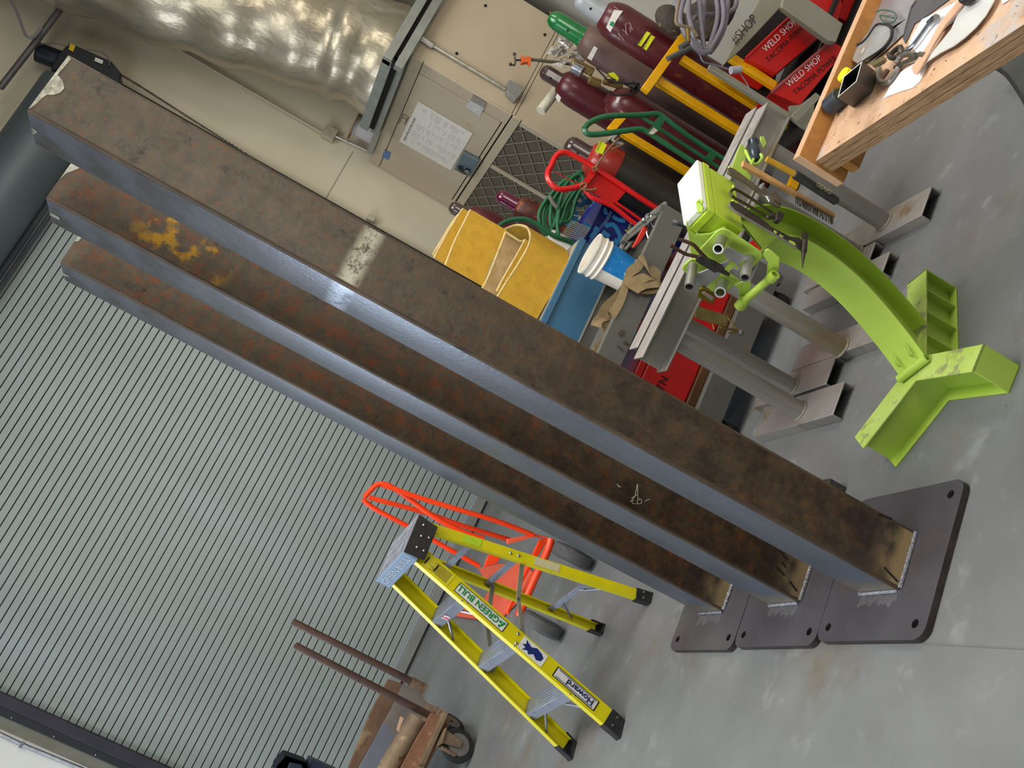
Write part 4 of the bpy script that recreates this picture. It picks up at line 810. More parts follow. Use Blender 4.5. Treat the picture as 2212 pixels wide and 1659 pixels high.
mb = MB(); mb.prism([V((*x.xy, ZB-.115)) for x in (q0 - bx*.012, q0 - bx*.012 - ed*bt, q0 + bx*1.3 - ed*bt, q0 + bx*1.3)], (0,0,.172)); o = mb.build('back_board', [WOOD, M('sanded_board_edge', '#C8A484', '#B8906C', 7, .6, spots=[('#8A6A50', 16, .64, .06)])], BN, .003)
for f in o.data.polygons:
    if f.normal.z > .9 or f.normal.x < -.8: f.material_index = 1
mb = MB(); mb.prism([V((*x.xy, ZB-.125)) for x in (q0 + bx*.03 + ed*.005, q0 + bx*.03 + ed*.045, q0 + bx*1.2 + ed*.045, q0 + bx*1.2 + ed*.005)], (0,0,.055)); mb.build('apron', WOOD, BN, .003)
for k, l in ((1.2,.1), (1.2,1.35)): mb = MB(); q = q0 + bx*k + ed*l; mb.box((q.x, q.y, (ZB-.07)/2), (.09,.09,ZB-.07)); mb.build('leg', WOOD, BN, .003)
ZS = ZB + .0012
def flat(name, st, mat, label, cat, th=.001, z=0, group=None, bevel=0):
    mb = MB(); mb.prism([V((p[0], p[1], ZS+z)) for p in st], (0,0,th)); return mb.build(name, mat, None, bevel, label=label, cat=cat, group=group)
PAPER = M('white_paper', '#EDEBE8', '#E4E2E0', 30, .7)
flat('paper_sheet', [(2.016,2.288,0.88),(2.041,2.28,0.88),(2.094,2.272,0.88),(2.083,2.18,0.88),(2.028,2.103,0.88),(1.975,2.109,0.88),(1.969,2.136,0.88),(1.992,2.196,0.88),(2.016,2.267,0.88)], PAPER, 'crumpled white paper sheet nearest the bench front edge beside the C-clamp', 'paper')
flat('drawing_sheet', [(2.28,2.233,0.882),(2.224,2.048,0.882),(2.151,2.005,0.882),(2.136,2.089,0.882),(2.066,2.125,0.882),(2.086,2.156,0.882),(2.2,2.254,0.882),(2.227,2.258,0.882),(2.26,2.242,0.882)], M('printed_paper','#E6E4E4','#DAD8DA',60,.7), 'printed white drawing sheet under the steel tools on the bench', 'paper', z=.002)
flat('round_blade', [(2.016,2.142,0.89),(2.023,2.097,0.89),(2.06,2.052,0.89),(2.088,2.018,0.89),(2.141,2.012,0.89),(2.16,1.999,0.89),(2.197,1.997,0.89),(2.098,1.862,0.89),(2.071,1.858,0.89),(2.033,1.872,0.89),(2.012,1.899,0.89),(2.002,1.936,0.89),(2.001,1.975,0.89),(2.014,2.029,0.89),(2.018,2.083,0.89),(2.007,2.111,0.89),(2.011,2.128,0.89)], M('pale_sheet_disc', '#C4C2BC', '#D2D0CA', 4, .4, .2), 'large pale sheet metal disc segment lying on the bench by the front edge', 'sheet', .003, .012)
flat('wood_slat', [(2.028,2.143,0.893),(2.086,2.099,0.893),(2.15,2.079,0.893),(2.191,2.019,0.893),(2.15,1.992,0.893),(2.116,2.043,0.893),(2.066,2.068,0.893),(1.979,2.096,0.893),(1.992,2.116,0.893)], M('bare_wood_slat', '#D0A88C', '#C4987A', 6, .6), 'thin bare wooden slat lying on the pale disc', 'slat', .004, .018)
mb = MB(); mb.prism([V((p[0],p[1],.901)) for p in [(2.186,2.005,0.9),(2.118,1.912,0.9),(2.116,1.931,0.9),(2.122,1.963,0.9),(2.138,1.981,0.9),(2.165,1.999,0.9)]], (0,0,.02)); mb.build('dark_grip', BLACKP, None, .004, label='dark plastic grip at the end of the wooden slat on the bench', cat='grip')
SH1 = M('bent_steel_sheet', '#9C9AA0', '#B4B2B6', 3, .3, .6, spots=[('#D8D6DA', 2.2, .55, .12)])
flat('steel_offcut', [(2.61,2.575,0.885),(2.418,2.313,0.885),(2.396,2.331,0.885),(2.345,2.321,0.885),(2.277,2.31,0.885),(2.263,2.38,0.885),(2.258,2.461,0.885),(2.314,2.527,0.885),(2.409,2.614,0.885),(2.351,2.608,0.885),(2.383,2.61,0.885),(2.459,2.596,0.885),(2.512,2.594,0.885),(2.556,2.577,0.885)], SH1, 'shiny bent grey steel offcut lying against the back board of the bench', 'sheet', .004, .004)
flat('steel_tray', [(2.41,2.309,0.882),(2.273,2.11,0.882),(2.281,2.227,0.882),(2.291,2.271,0.882),(2.22,2.28,0.882),(2.262,2.311,0.882),(2.285,2.313,0.882),(2.357,2.33,0.882),(2.393,2.33,0.882)], M('dark_steel_tray', '#6A686C', '#5C5A5E', 4, .4, .5), 'flat dark grey steel sheet beside the shiny offcut on the bench', 'sheet', .002, .001)
# safety glasses
SG = thing('safety_glasses', 'clear safety glasses with black cord lying on the bent steel offcut', 'glasses', (2.337,2.459,0.9))
mb = MB(); mb.prism([(2.325,2.567,0.895),(2.373,2.582,0.895),(2.413,2.55,0.895),(2.434,2.513,0.895),(2.374,2.42,0.895),(2.33,2.378,0.895),(2.287,2.361,0.895),(2.255,2.389,0.895),(2.259,2.462,0.895),(2.286,2.522,0.895)], (0,0,.006)); mb.build('lens', M('smoky_lens', '#8C8A86', '#A4A29E', 8, .1, .2, spots=[('#DAD8D4', 14, .66, .03)]), SG, .002)
tb('cord', [(2.451,2.661,0.903),(2.392,2.566,0.903),(2.389,2.522,0.903),(2.421,2.492,0.903),(2.392,2.441,0.903),(2.337,2.375,0.903),(2.293,2.348,0.903),(2.254,2.352,0.903),(2.248,2.393,0.903),(2.26,2.461,0.903),(2.261,2.48,0.903)], .0035, BLACKR, SG, 4)
tb('strap_wire', [(2.499,2.523,0.905),(2.476,2.479,0.905),(2.411,2.399,0.905),(2.365,2.36,0.905),(2.346,2.364,0.905),(2.372,2.407,0.905),(2.417,2.455,0.905),(2.456,2.483,0.905),(2.411,2.426,0.905),(2.368,2.374,0.905)], .0025, M('green_wire','#3E5A4C',rough=.5), SG, 4)
tb('cord', [(2.382,2.695,0.9),(2.36,2.658,0.9),(2.292,2.576,0.9),(2.275,2.534,0.9),(2.273,2.491,0.9)], .0035, BLACKR, SG, 4)
# square tube offcut
SQ = thing('square_tube_offcut', 'short open square steel tube offcut standing on the bench', 'tube', (2.196,2.534,0.88))
tp = [V(p) for p in [(2.103,2.302,0.975),(2.017,2.285,0.975),(2.009,2.373,0.975),(2.1,2.392,0.975)]]
bo = [V(p) for p in [(2.186,2.398,0.879),(2.1,2.377,0.879),(2.088,2.466,0.879),(2.18,2.494,0.879)]]
mb = MB(); k = .9; ct = sum(tp, V())/4; cb = sum(bo, V())/4; ti = [ct+(p-ct)*k for p in tp]; bi = [cb+(p-cb)*k for p in bo]
vv = [[mb.bm.verts.new(p) for p in r] for r in (bo, tp, ti, bi)]
mb.mi = 0; mb.bridge(vv[0], vv[1]); mb.mi = 1; mb.bridge(vv[1], vv[2]); mb.mi = 2; mb.bridge(vv[2], vv[3]); mb.mi = 0; mb.bridge(vv[3], vv[0])
mb.build('tube_wall', [M('grey_brown_tube', '#5A5450', '#4C4744', 6, .5, .4), RIM, DK], SQ)
mb = MB(); a, b = [(2.134,2.575,0.91),(2.142,2.526,0.91)]; mb.cyl(a, V(a)+(V(b)-V(a))*1.15, .03, seg=26); mb.build('pipe_offcut', M('dark_pipe_offcut', '#4E5258', '#3C3E42', 8, .4, .5), None, .002, label='short dark round pipe offcut lying between the square tube and the back board', cat='pipe')
mb = MB(); a = V((2.209,2.508,0.93)); mb.lathe(a - V((0,0,.045)), (0,0,1), [(.024,0),(.026,.01),(.024,.05),(.020,.055)], 22); mb.build('yellow_cap', M('bright_yellow_plastic', '#E4D80E', rough=.4), None, label='round bright yellow cap on the bench behind the square tube', cat='cap')
# clamps and wrench pieces
def heap(name, label, cat, parts):
    t = thing(name, label, cat, parts[0][1][0])
    for nm, pts, r, mat, sm in parts: mb = MB(); mb.tube(pts, r, 8, sm=sm); mb.build(nm, mat, t)
    return t
OLDST = M('old_clamp_steel', '#77706A', '#8E867E', 20, .35, .7, bump=.1)
heap('c_clamp', 'small steel C-clamp on the bench beside the square tube', 'clamp', [('frame', [(2.175,2.369,0.89),(2.129,2.351,0.89),(2.085,2.313,0.89),(2.065,2.274,0.89),(2.083,2.254,0.89),(2.103,2.243,0.89)], .0085, OLDST, 4), ('screw', [(2.078,2.29,0.905),(2.093,2.277,0.905),(2.1,2.272,0.905)], .007, RUST, 0)])
heap('locking_pliers', 'bright locking pliers lying across the papers on the bench', 'pliers', [('handle', [(2.108,2.258,0.893),(2.095,2.208,0.893),(2.07,2.143,0.893),(2.071,2.125,0.893)], .007, CHROME, 3), ('jaw', [(2.112,2.247,0.9),(2.128,2.231,0.9),(2.109,2.19,0.9),(2.079,2.15,0.9)], .008, OLDST, 3), ('knurled_screw', [(2.067,2.126,0.9),(2.046,2.098,0.9)], .008, OLDST, 0)])
heap('ratchet_wrench', 'shiny ratchet wrench lying on the drawing sheet', 'wrench', [('handle', [(2.14,2.213,0.896),(2.153,2.188,0.896),(2.183,2.163,0.896),(2.2,2.144,0.896),(2.202,2.123,0.896)], .0065, CHROME, 3), ('head', [(2.196,2.149,0.897),(2.199,2.121,0.897),(2.177,2.107,0.897)], .010, CHROME, 3)])
heap('wing_clamp', 'dark two-jaw clamp between the steel offcut and the papers', 'clamp', [('jaw', [(2.202,2.329,0.895),(2.174,2.307,0.895),(2.156,2.274,0.895),(2.172,2.261,0.895),(2.195,2.276,0.895),(2.198,2.302,0.895),(2.194,2.317,0.895)], .008, DARKST, 3), ('jaw', [(2.141,2.235,0.895),(2.14,2.222,0.895),(2.151,2.22,0.895)], .009, DARKST, 2)])
mb = MB(); mb.prism([V((p[0],p[1],.8805)) for p in [(2.246,2.448,0.88),(2.23,2.379,0.88),(2.206,2.363,0.88),(2.213,2.418,0.88)]], (0,0,.012)); mb.build('flat_bar', M('olive_bar','#6E6644','#7A7250',12,.45,.4), None, .002, label='short olive flat bar on the bench behind the square tube', cat='bar')
mb = MB(); mb.prism([V((p[0],p[1],.8805)) for p in [(2.079,1.848,0.88),(2.05,1.807,0.88),(2.054,1.836,0.88)]], (0,0,.001)); mb.build('paper_scrap', PAPER, None, label='white paper scrap at the top edge of the bench', cat='paper')
# things past the bench on the floor
mb = MB(); pr = [(V(p)) for p in [(3.375,3.293,0.02),(3.255,3.181,0.02),(3.006,2.988,0.02),(2.915,2.916,0.02),(3.327,3.057,0.02),(3.301,3.09,0.02),(3.318,3.147,0.02)]]
RB = thing('stool_base', 'dark grey base with a black rim on the floor under the bench', 'base', (3.18,3.125,0))
mb = MB(); mb.prism([(3.218,3.148,0.1),(3.102,3.036,0.1),(2.9,2.869,0.1),(2.703,2.695,0.1),(3.103,2.675,0.1),(3.271,3.027,0.1)], (0,0,.03)); mb.build('base_plate', M('dark_grey_base', '#4A4A46', '#3C3C3A', 5, .6), RB, .004)
mb = MB(); mb.tube([(3.209,3.137,0.12),(3.067,2.995,0.12),(2.849,2.83,0.12),(2.683,2.722,0.12)], .012, 10, sm=4); mb.build('rim', BLACKR, RB)
mb = MB(); a, b = [(3.231,3.087,0),(3.229,2.969,0)]; mb.cyl(V(a), V(a)+V((0,0,.1)), .05); mb.cyl(V(b), V(b)+V((0,0,.1)), .05); mb.build('foot', BLACKR, RB)
# ------------------------------------------------------------------ grey steel utility cart behind the stands
UC = thing('utility_cart', 'grey steel utility cart with a lower shelf, behind the aluminium stands', 'cart', (2.1, 4.6, 0))
y0, y1 = 4.36, 4.86; xa, xb = 1.72, 2.60; zt = .82
mb = MB(); mb.beam((xa, y0, zt-.065), (xb, y0, zt-.065), chan(.13, .04, .006), (0,1,0)); mb.build('front_rail', GREYST, UC, .003)
mb = MB(); mb.beam((xa-.3, y1, zt-.05), (xb-.05, y1, zt-.05), chan(.10, .04, .006), (0,-1,0)); mb.build('back_rail', GREYST, UC, .003)
mb = MB(); mb.beam((xb-.006, y0, zt-.065), (xb-.006, y1, zt-.065), chan(.13, .04, .006), (-1,0,0)); mb.build('end_rail', GREYST, UC, .003)
mb = MB(); mb.b2((xa-.3, y0+.008, zt-.075), (xb-.012, y1-.008, zt-.068)); mb.build('top_tray', M('tray_steel', '#6A6660', '#7C7870', 4, .45, .3, spots=[('#55504A', 7, .6, .1)]), UC)
mb = MB(); mb.beam((xa-.3, y0+.0, .19), (xb, y0+.0, .19), chan(.14, .045, .006), (0,1,0)); mb.build('shelf_rail', GREYST, UC, .003)
mb = MB(); mb.b2((xa-.3, y0+.008, .235), (xb, y1, .25)); mb.build('lower_tray', GREYST, UC)
for x, y in ((xa-.04, y0+.02), (xb-.03, y0+.03), (xa-.2, y1-.03), (xb-.03, y1-.03)):
    mb = MB(); mb.box((x, y, .47), (.05, .05, .74)); mb.build('corner_post', GREYST, UC, .003)
tb('bent_handle', [(2.905,4.87,0.694),(2.775,4.87,0.752),(2.633,4.87,0.807),(2.576,4.87,0.815),(2.523,4.87,0.811)], .016, M('light_grey_tube','#8C8A84','#807E76',10,.45,.3), UC, 4)
tb('bent_handle', [(2.781,4.8,0.714),(2.654,4.8,0.761),(2.498,4.8,0.809)], .010, M('light_grey_tube','#8C8A84'), UC, 3)
for x, y in ((xa+.03, y0+.07), (xb-.1, y0+.07), (xa-.15, y1-.08), (xb-.1, y1-.08)):
    mb = MB(); mb.lathe((x-.02, y, .055), (1,0,0), [(.03,0),(.052,.004),(.055,.012),(.055,.030),(.052,.036),(.03,.04)], 24); mb.build('caster_wheel', BLACKR, UC)
    mb = MB(); mb.box((x, y, .118), (.07,.07,.01)); mb.box((x-.026, y, .085), (.004,.04,.06)); mb.box((x+.026, y, .085), (.004,.04,.06)); mb.build('caster_fork', GREYP, UC)
for st in ([(1.871,4.355,0.771),(1.898,4.355,0.76),(1.893,4.355,0.742),(1.863,4.355,0.752)], [(1.843,4.355,0.73),(1.858,4.355,0.721),(1.851,4.355,0.697),(1.84,4.355,0.711)], [(1.814,4.355,0.753),(1.817,4.355,0.739),(1.809,4.355,0.707),(1.804,4.355,0.712)]): mb = MB(); mb.prism(st, (0,.004,0)); mb.build('stain', M('rust_stain','#4E4238',rough=.8), UC)
# wooden runners and red tool boxes on the lower shelf
mb = MB(); mb.b2((1.62, 4.42, .252), (2.52, 4.50, .30)); mb.build('timber_runner', M('dark_runner_wood','#6E4A26','#5A3A1E',6,.7,stretch=(1,8,8)), None, .006, label='brown timber runner under the red boxes on the lower shelf of the grey cart', cat='timber')
def redbox(label, x0, x1, ya, yb, za, zb, txt=None):
    t = thing('tool_box', label, 'tool box', ((x0+x1)/2, (ya+yb)/2, za))
    mb = MB(); mb.b2((x0, ya, za), (x1, yb, zb*.86+za*.14)); mb.build('box_body', RED, t, .012)
    mb = MB(); mb.b2((x0-.005, ya-.005, zb*.86+za*.14), (x1+.005, yb+.005, zb)); mb.build('lid', RED, t, .008)
    if txt: text(txt, 'lettering', (x0+.09, ya, zb-.17), (1,0,0), (0,0,1), .04, INK, t, off=.003)
    return t
redbox('red steel tool box with black letters on the cart shelf left of the front post', 1.66, 2.02, 4.43, 4.75, .30, .60, 'TN')
redbox('red steel tool box on the cart shelf between the pipe posts of the stands', 2.10, 2.52, 4.43, 4.75, .30, .62)
# white bucket
BU = thing('bucket', 'white plastic bucket with a blue label standing on the grey utility cart', 'bucket', (2.33, 4.72, .757))
bb = V((2.335, 4.715, .757)); R0, R1, HB = .088, .108, .235
mb = MB(); mb.lathe(bb, (0.0,0,1), [(R0,0),(R0+.004,.003),(R0+(R1-R0)*.7,HB*.66),(R1+.004,HB*.67),(R1+.004,HB*.69),(R1-.002,HB*.72),(R1-.001,HB*.78),(R1+.006,HB*.79),(R1+.006,HB*.81),(R1,HB*.84),(R1+.001,HB*.93),(R1+.007,HB*.95),(R1+.007,HB),(R1-.002,HB),(R1-.004,HB*.7),(R0-.003,.006)], 48, cap=False)
mb.lathe(bb, (0,0,1), [(.001,.004),(R0,.004)], 48, cap=False); mb.build('shell', M('white_bucket_plastic', '#E4DCCF', '#DED6C8', 10, .35), BU)
mb = MB(); n = 24; vs = []
for i in range(n+1):
    a = math.radians(-138 + 140*i/n); d = V((math.cos(a), math.sin(a), 0)); vs.append((mb.bm.verts.new(bb + d*(R0+.0045) + V((0,0,.012))), mb.bm.verts.new(bb + d*(R0+.0175) + V((0,0,HB*.65)))))
for i in range(n): mb.face([vs[i][0], vs[i+1][0], vs[i+1][1], vs[i][1]])
mb.build('blue_label', M('blue_label', '#1C78B8', '#2A86C4', 30, .4, spots=[('#8FC0E4', 16, .66, .03)]), BU)
tb('aqua_lid_ring', [(2.262,4.56,0.813),(2.243,4.56,0.788),(2.27,4.56,0.776),(2.317,4.56,0.769)], .006, M('aqua_plastic', '#6FD0D0', rough=.2), BU, 4)
# webbing strap heap
STR = thing('ratchet_strap', 'tan webbing strap heaped on the grey cart beside the white bucket', 'strap', (2.211,4.4,0.758))
WEB = M('tan_webbing', '#8E7A58', '#7E6A48', 18, .85, bump=.3, bscale=220)
def rib(name, pts, w, root, mat=WEB, sm=5, th=.004): mb = MB(); mb.ribbon(pts, w, th, sm); return mb.build(name, mat, root)
rib('strap_loop', [(2.258,4.33,0.818),(2.22,4.33,0.769),(2.232,4.33,0.727),(2.21,4.33,0.696),(2.175,4.33,0.723),(2.138,4.33,0.772),(2.09,4.33,0.795)], [V(x) for x in ((.02,.02,.05),(.03,.0,.05),(.05,.0,.04),(.06,0,.02),(.02,.02,.06),(.02,.02,.06),(.01,.02,.05))], STR)
rib('strap_loop', [(2.097,4.34,0.802),(2.115,4.34,0.757),(2.153,4.34,0.708),(2.199,4.34,0.707),(2.198,4.34,0.754),(2.145,4.34,0.797),(2.098,4.34,0.815)], V((.01,.02,.055)), STR)
rib('strap_loop', [(2.288,4.36,0.806),(2.229,4.36,0.817),(2.175,4.36,0.84),(2.099,4.36,0.832),(2.024,4.36,0.825),(1.94,4.36,0.833)], V((.03,.01,.04)), STR)
rib('strap_tail', [(2.156,4.45,0.811),(2.081,4.45,0.823),(1.991,4.45,0.848),(1.933,4.45,0.848),(1.887,4.45,0.858),(1.927,4.45,0.858),(1.975,4.45,0.82),(1.998,4.45,0.799)], [V(x) for x in ((.05,0,.03),(.05,0,.03),(.04,.0,.05),(.03,.0,.06),(.0,.03,.05),(.02,.02,.04),(.04,0,.03),(.05,0,.03))], STR)
rib('strap_tail', [(2.013,4.45,0.792),(1.965,4.45,0.815),(1.898,4.45,0.816),(1.828,4.45,0.8),(1.753,4.45,0.818)], [V(x) for x in ((.02,0,.05),(.03,0,.05),(.05,0,.03),(.07,0,.02),(.08,0,.02))], STR)
mb = MB(); mb.prism([(1.96,4.44,0.786),(1.935,4.44,0.806),(1.894,4.44,0.808),(1.821,4.44,0.785),(1.834,4.44,0.776),(1.946,4.44,0.774)], (0,.003,0)); mb.build('paper_rag', M('white_rag','#D8D2CE',rough=.8), None, label='white rag on the grey cart under the strap tail', cat='rag')
# strap end with wire hooks hanging in front of the red box
HK = thing('strap_hook', 'olive webbing strap end with brass wire hook hanging by the red tool box', 'strap', (2.126,4.22,0.423))
rib('webbing', [(2.095,4.2,0.512),(2.113,4.2,0.434),(2.134,4.2,0.351)], V((.058,.0,.012)), HK, M('olive_webbing', '#7A6C38', '#6A5E30', 20, .85, bump=.3, bscale=200), 3)
BRASS = M('brass_wire', '#9A7C3C', '#7E6A3A', 20, .3, .8)
tb('wire_hook', [(2.148,4.19,0.358),(2.135,4.19,0.329),(2.122,4.19,0.303),(2.111,4.19,0.291),(2.097,4.19,0.299),(2.082,4.19,0.325)], .004, BRASS, HK, 4)
tb('wire_hook', [(2.089,4.19,0.376),(2.084,4.19,0.363),(2.099,4.19,0.332),(2.11,4.19,0.305),(2.113,4.19,0.292)], .005, BRASS, HK, 4)
mb = MB(); mb.ball((2.119,4.2,0.266), .016); mb.build('buckle', OLDST, HK)
tb('wire_hook', [(2.094,4.21,0.413),(2.081,4.21,0.401),(2.069,4.21,0.391)], .004, BRASS, HK, 3)
# locking clamp with red grip
LC = thing('locking_clamp', 'chrome locking clamp with a red handle grip on the grey cart', 'clamp', (2.592,4.6,0.816))
mb = MB(); mb.prism([(2.557,4.58,0.822),(2.575,4.58,0.806),(2.56,4.58,0.797),(2.518,4.58,0.796),(2.466,4.58,0.803),(2.427,4.58,0.816),(2.42,4.58,0.83),(2.475,4.58,0.826),(2.515,4.58,0.825)], (0,.02,0)); mb.build('red_grip', M('red_grip','#C83A30','#B8342A',10,.4), LC, .004)
mb = MB(); mb.tube([(2.599,4.58,0.83),(2.62,4.58,0.829),(2.629,4.58,0.814),(2.601,4.58,0.802),(2.585,4.58,0.776),(2.565,4.58,0.763)], .009, 10, sm=4); mb.tube([(2.579,4.59,0.806),(2.538,4.59,0.794),(2.515,4.59,0.774),(2.496,4.59,0.76)], .007, 8, sm=3); mb.build('chrome_jaw', CHROME, LC)
mb = MB(); mb.ball((2.585,4.58,0.835), .014); mb.cyl((2.578,4.58,0.826), (2.614,4.58,0.819), .012); mb.build('pivot', CHROME, LC)

# ------------------------------------------------------------------ blue steel bin with yellow slings on top
BBIN = thing('steel_bin', 'blue-grey painted steel bin under the folded yellow slings', 'bin', (2.2, 5.4, 0))
BLUEM = M('blue_grey_enamel', '#3C657E', '#416A84', 2, .4, spots=[('#35576C', 7, .66, .1)])
bx1 = 2.575; mb = MB(); mb.b2((1.35, 5.1, .05), (bx1, 5.75, .995)); mb.build('bin_body', BLUEM, BBIN, .006)
mb = MB(); mb.b2((1.35, 5.085, .965), (bx1+.004, 5.765, 1.003)); mb.build('top_rim', BLUEM, BBIN, .003)
mb = MB(); mb.b2((1.36, 5.10, .0), (1.42, 5.7, .05)); mb.b2((2.48, 5.1, 0), (2.54, 5.7, .05)); mb.build('skid', BLACKR, BBIN)
mb = MB(); mb.b2((1.36, 5.10, 1.0035), (2.56, 5.75, 1.0055)); mb.build('bare_top', M('tan_bin_top', '#B0A48A', '#9C9078', 5, .6), BBIN)
YW = M('yellow_sling_webbing', '#C0962A', '#B48A22', 16, .8, bump=.35, bscale=260, spots=[('#A57818', 8, .6, .15)])
YWE = M('pale_sling_edge', '#C9B078', '#B49C64', 20, .85)
def sling(label, paths, h, y, k):
    t = thing('lifting_sling', label, 'sling', paths[0][0], 'folded wide webbing slings')
    for i, p in enumerate(paths):
        pts = smooth(p, 5); pts = [V(q) for q in pts]
        mb = MB(); mb.ribbon([q - V((0,0,h/2)) for q in pts], V((0,0,h)), .012); mb.build('web_layer', YW if k else M('canvas_sling', '#B09468', '#96794E', 9, .85, bump=.3, bscale=200, spots=[('#7E6038', 5, .62, .1)]), t)
        mb = MB(); mb.tube(pts, .0075, 8); mb.build('edge_binding', YWE, t)
    return t
sling('upper yellow wide webbing sling folded and leaning on the wall side', [[(2.486,5.3,1.601),(2.4,5.3,1.599),(2.264,5.3,1.596),(2.12,5.3,1.581)], [(2.502,5.37,1.636),(2.446,5.37,1.643),(2.328,5.37,1.65),(2.154,5.37,1.652)], [(2.502,5.43,1.637),(2.413,5.43,1.652),(2.188,5.43,1.662)]], .235, 5.3, 1)
sling('lower yellow wide webbing sling curled open in a loop on the blue bin', [[V(p) for p in ((1.888,5.12,1.275), (2.03,5.12,1.266), (2.141,5.12,1.257), (2.248,5.12,1.245), (2.369,5.12,1.238), (2.432,5.13,1.245), (2.486,5.17,1.26), (2.538,5.24,1.285), (2.559,5.33,1.33), (2.543,5.42,1.368))], [(2.442,5.19,1.261),(2.338,5.19,1.264),(2.173,5.19,1.273),(2.09,5.19,1.273)]], .245, 5.1, 1)
sling('tan canvas sling folded between the two yellow slings on the blue bin', [[(2.458,5.26,1.371),(2.414,5.26,1.366),(2.308,5.26,1.356),(2.164,5.26,1.343),(2.087,5.26,1.345)], [(2.448,5.24,1.371),(2.445,5.24,1.323),(2.445,5.24,1.274),(2.467,5.24,1.251)]], .22, 5.2, 0)
mb = MB(); mb.b2((1.45, 5.22, 1.006), (2.3, 5.72, 1.19)); mb.build('canvas_pad', M('pad_canvas', '#8A7148', '#7A6440', 8, .9), None, .03, label='folded brown canvas pad under the upper yellow sling', cat='pad')
mb = MB(); mb.lathe(V((2.668,5.55,1.108)) - V((0,0,.16)), (0,0,1), [(.09,0),(.09,.14),(.085,.16),(.06,.165)], 24); mb.build('white_pot', M('white_pot_plastic','#E8E4DA',rough=.4), None, label='white plastic tub half hidden behind the lower yellow sling', cat='tub')

# ------------------------------------------------------------------ gas cylinders
def cylinder(label, x, y, zsh, r, body, capm, caph=.17, capr=None, z0=.0, shoulder=.14, neck=None, capshape='tall', group='tall gas cylinders'):
    t = thing('gas_cylinder', label, 'gas cylinder', (x, y, z0), group)
    mb = MB(); prof = [(r*.86,0),(r*.97,.012),(r,.04)]
    H = zsh - z0
    prof += [(r, H*.25),(r,H*.5),(r,H*.75),(r,H)]
    for i in range(1, 9): a = PI/2*i/9; prof.append((r*(.36+.64*math.cos(a)), H + shoulder*math.sin(a)))
    nk = r*.36; prof += [(nk, H+shoulder), (nk, H+shoulder+.02)]
    mb.lathe((x,y,z0), (0,0,1), prof, 40); mb.build('shell', body, t)
    zc = H + shoulder + .0; cr = capr or r*.40
    if capm:
        mb = MB(); mb.lathe((x,y,z0+zc-.03), (0,0,1), [(cr*1.0,0),(cr*1.08,.008),(cr*1.08,.03),(cr,.04),(cr,caph*.75),(cr*.86,caph*.9),(cr*.5,caph),(cr*.1,caph*1.02)], 28 if capshape != 'oct' else 8); mb.build('valve_cap', capm, t, .002)
        mb = MB(); 
        v = V((-.75,-.66,0)); mb.cyl(V((x,y,z0+zc+caph*.35)) + v*cr*.9, V((x,y,z0+zc+caph*.35)) + v*cr*1.01, .008, seg=12); mb.build('cap_vent', DK, t)
    return t
CAPR = M('brown_cap_enamel', '#4A3630', '#3A2824', 12, .25, coat=.5)
CAPG = M('green_cap_enamel', '#0E6E30', '#0C6229', 8, .25, coat=.5)
CAPW = M('grey_cap_enamel', '#9C9E9E', '#8E9090', 8, .35)
CAPM_ = M('magenta_cap_enamel', '#5E0F30', '#56102C', 8, .2, coat=.6)
cylinder('maroon gas cylinder with brown ridged cap standing left of the yellow cylinder cart frame', 3.966, 6.0, 1.30, .1175, MAROON, CAPR, .17, .054, capshape='oct')
cylinder('brown-grey gas cylinder with bright green cap behind the maroon ones', 4.14, 5.7, 1.33, .1175, MAROOND, CAPG, .27, .062)
cylinder('large maroon gas cylinder with pale grey cap and chalk scribble, in the yellow cart', 3.93, 5.12, 1.33, .1175, MAROON, CAPW, .20, .060)
t4 = cylinder('maroon gas cylinder fitted with a brass regulator in the yellow cart', 3.72, 5.5, 1.02, .1175, MAROON, None, shoulder=.13)
BLKR = M('black_cylinder_red_shoulder', '#2E2C26', '#37352E', 4, .4, spots=[('#3A3A34', 8, .6, .1)])
t5 = cylinder('black gas cylinder with red shoulder and brown cap behind the red hand truck', 3.27, 5.47, .98, .135, BLKR, CAPR, .18, .060)
# extra tall bodies (rear row)
cylinder('dark brown-black gas cylinder low behind the green hand truck, without a visible cap', 3.66, 5.88, .84, .1175, M('brown_black_cylinder','#2C2420','#3A2A24',5,.45), None, shoulder=.12)
cylinder('magenta capped slim cylinder with rusty brown shoulder behind the hose barrel', 3.18, 6.35, 1.17, .095, M('rust_brown_cylinder', '#5E2A1C', '#3E1C16', 14, .5, spots=[('#8E4A20', 18, .56, .06)]), CAPM_, .17, .05, shoulder=.12, group=None)
cylinder('dark maroon cylinder with brown cap peeking behind the upper yellow sling', 2.885, 6.25, 1.42, .11, MAROON, CAPR, .15, group=None)
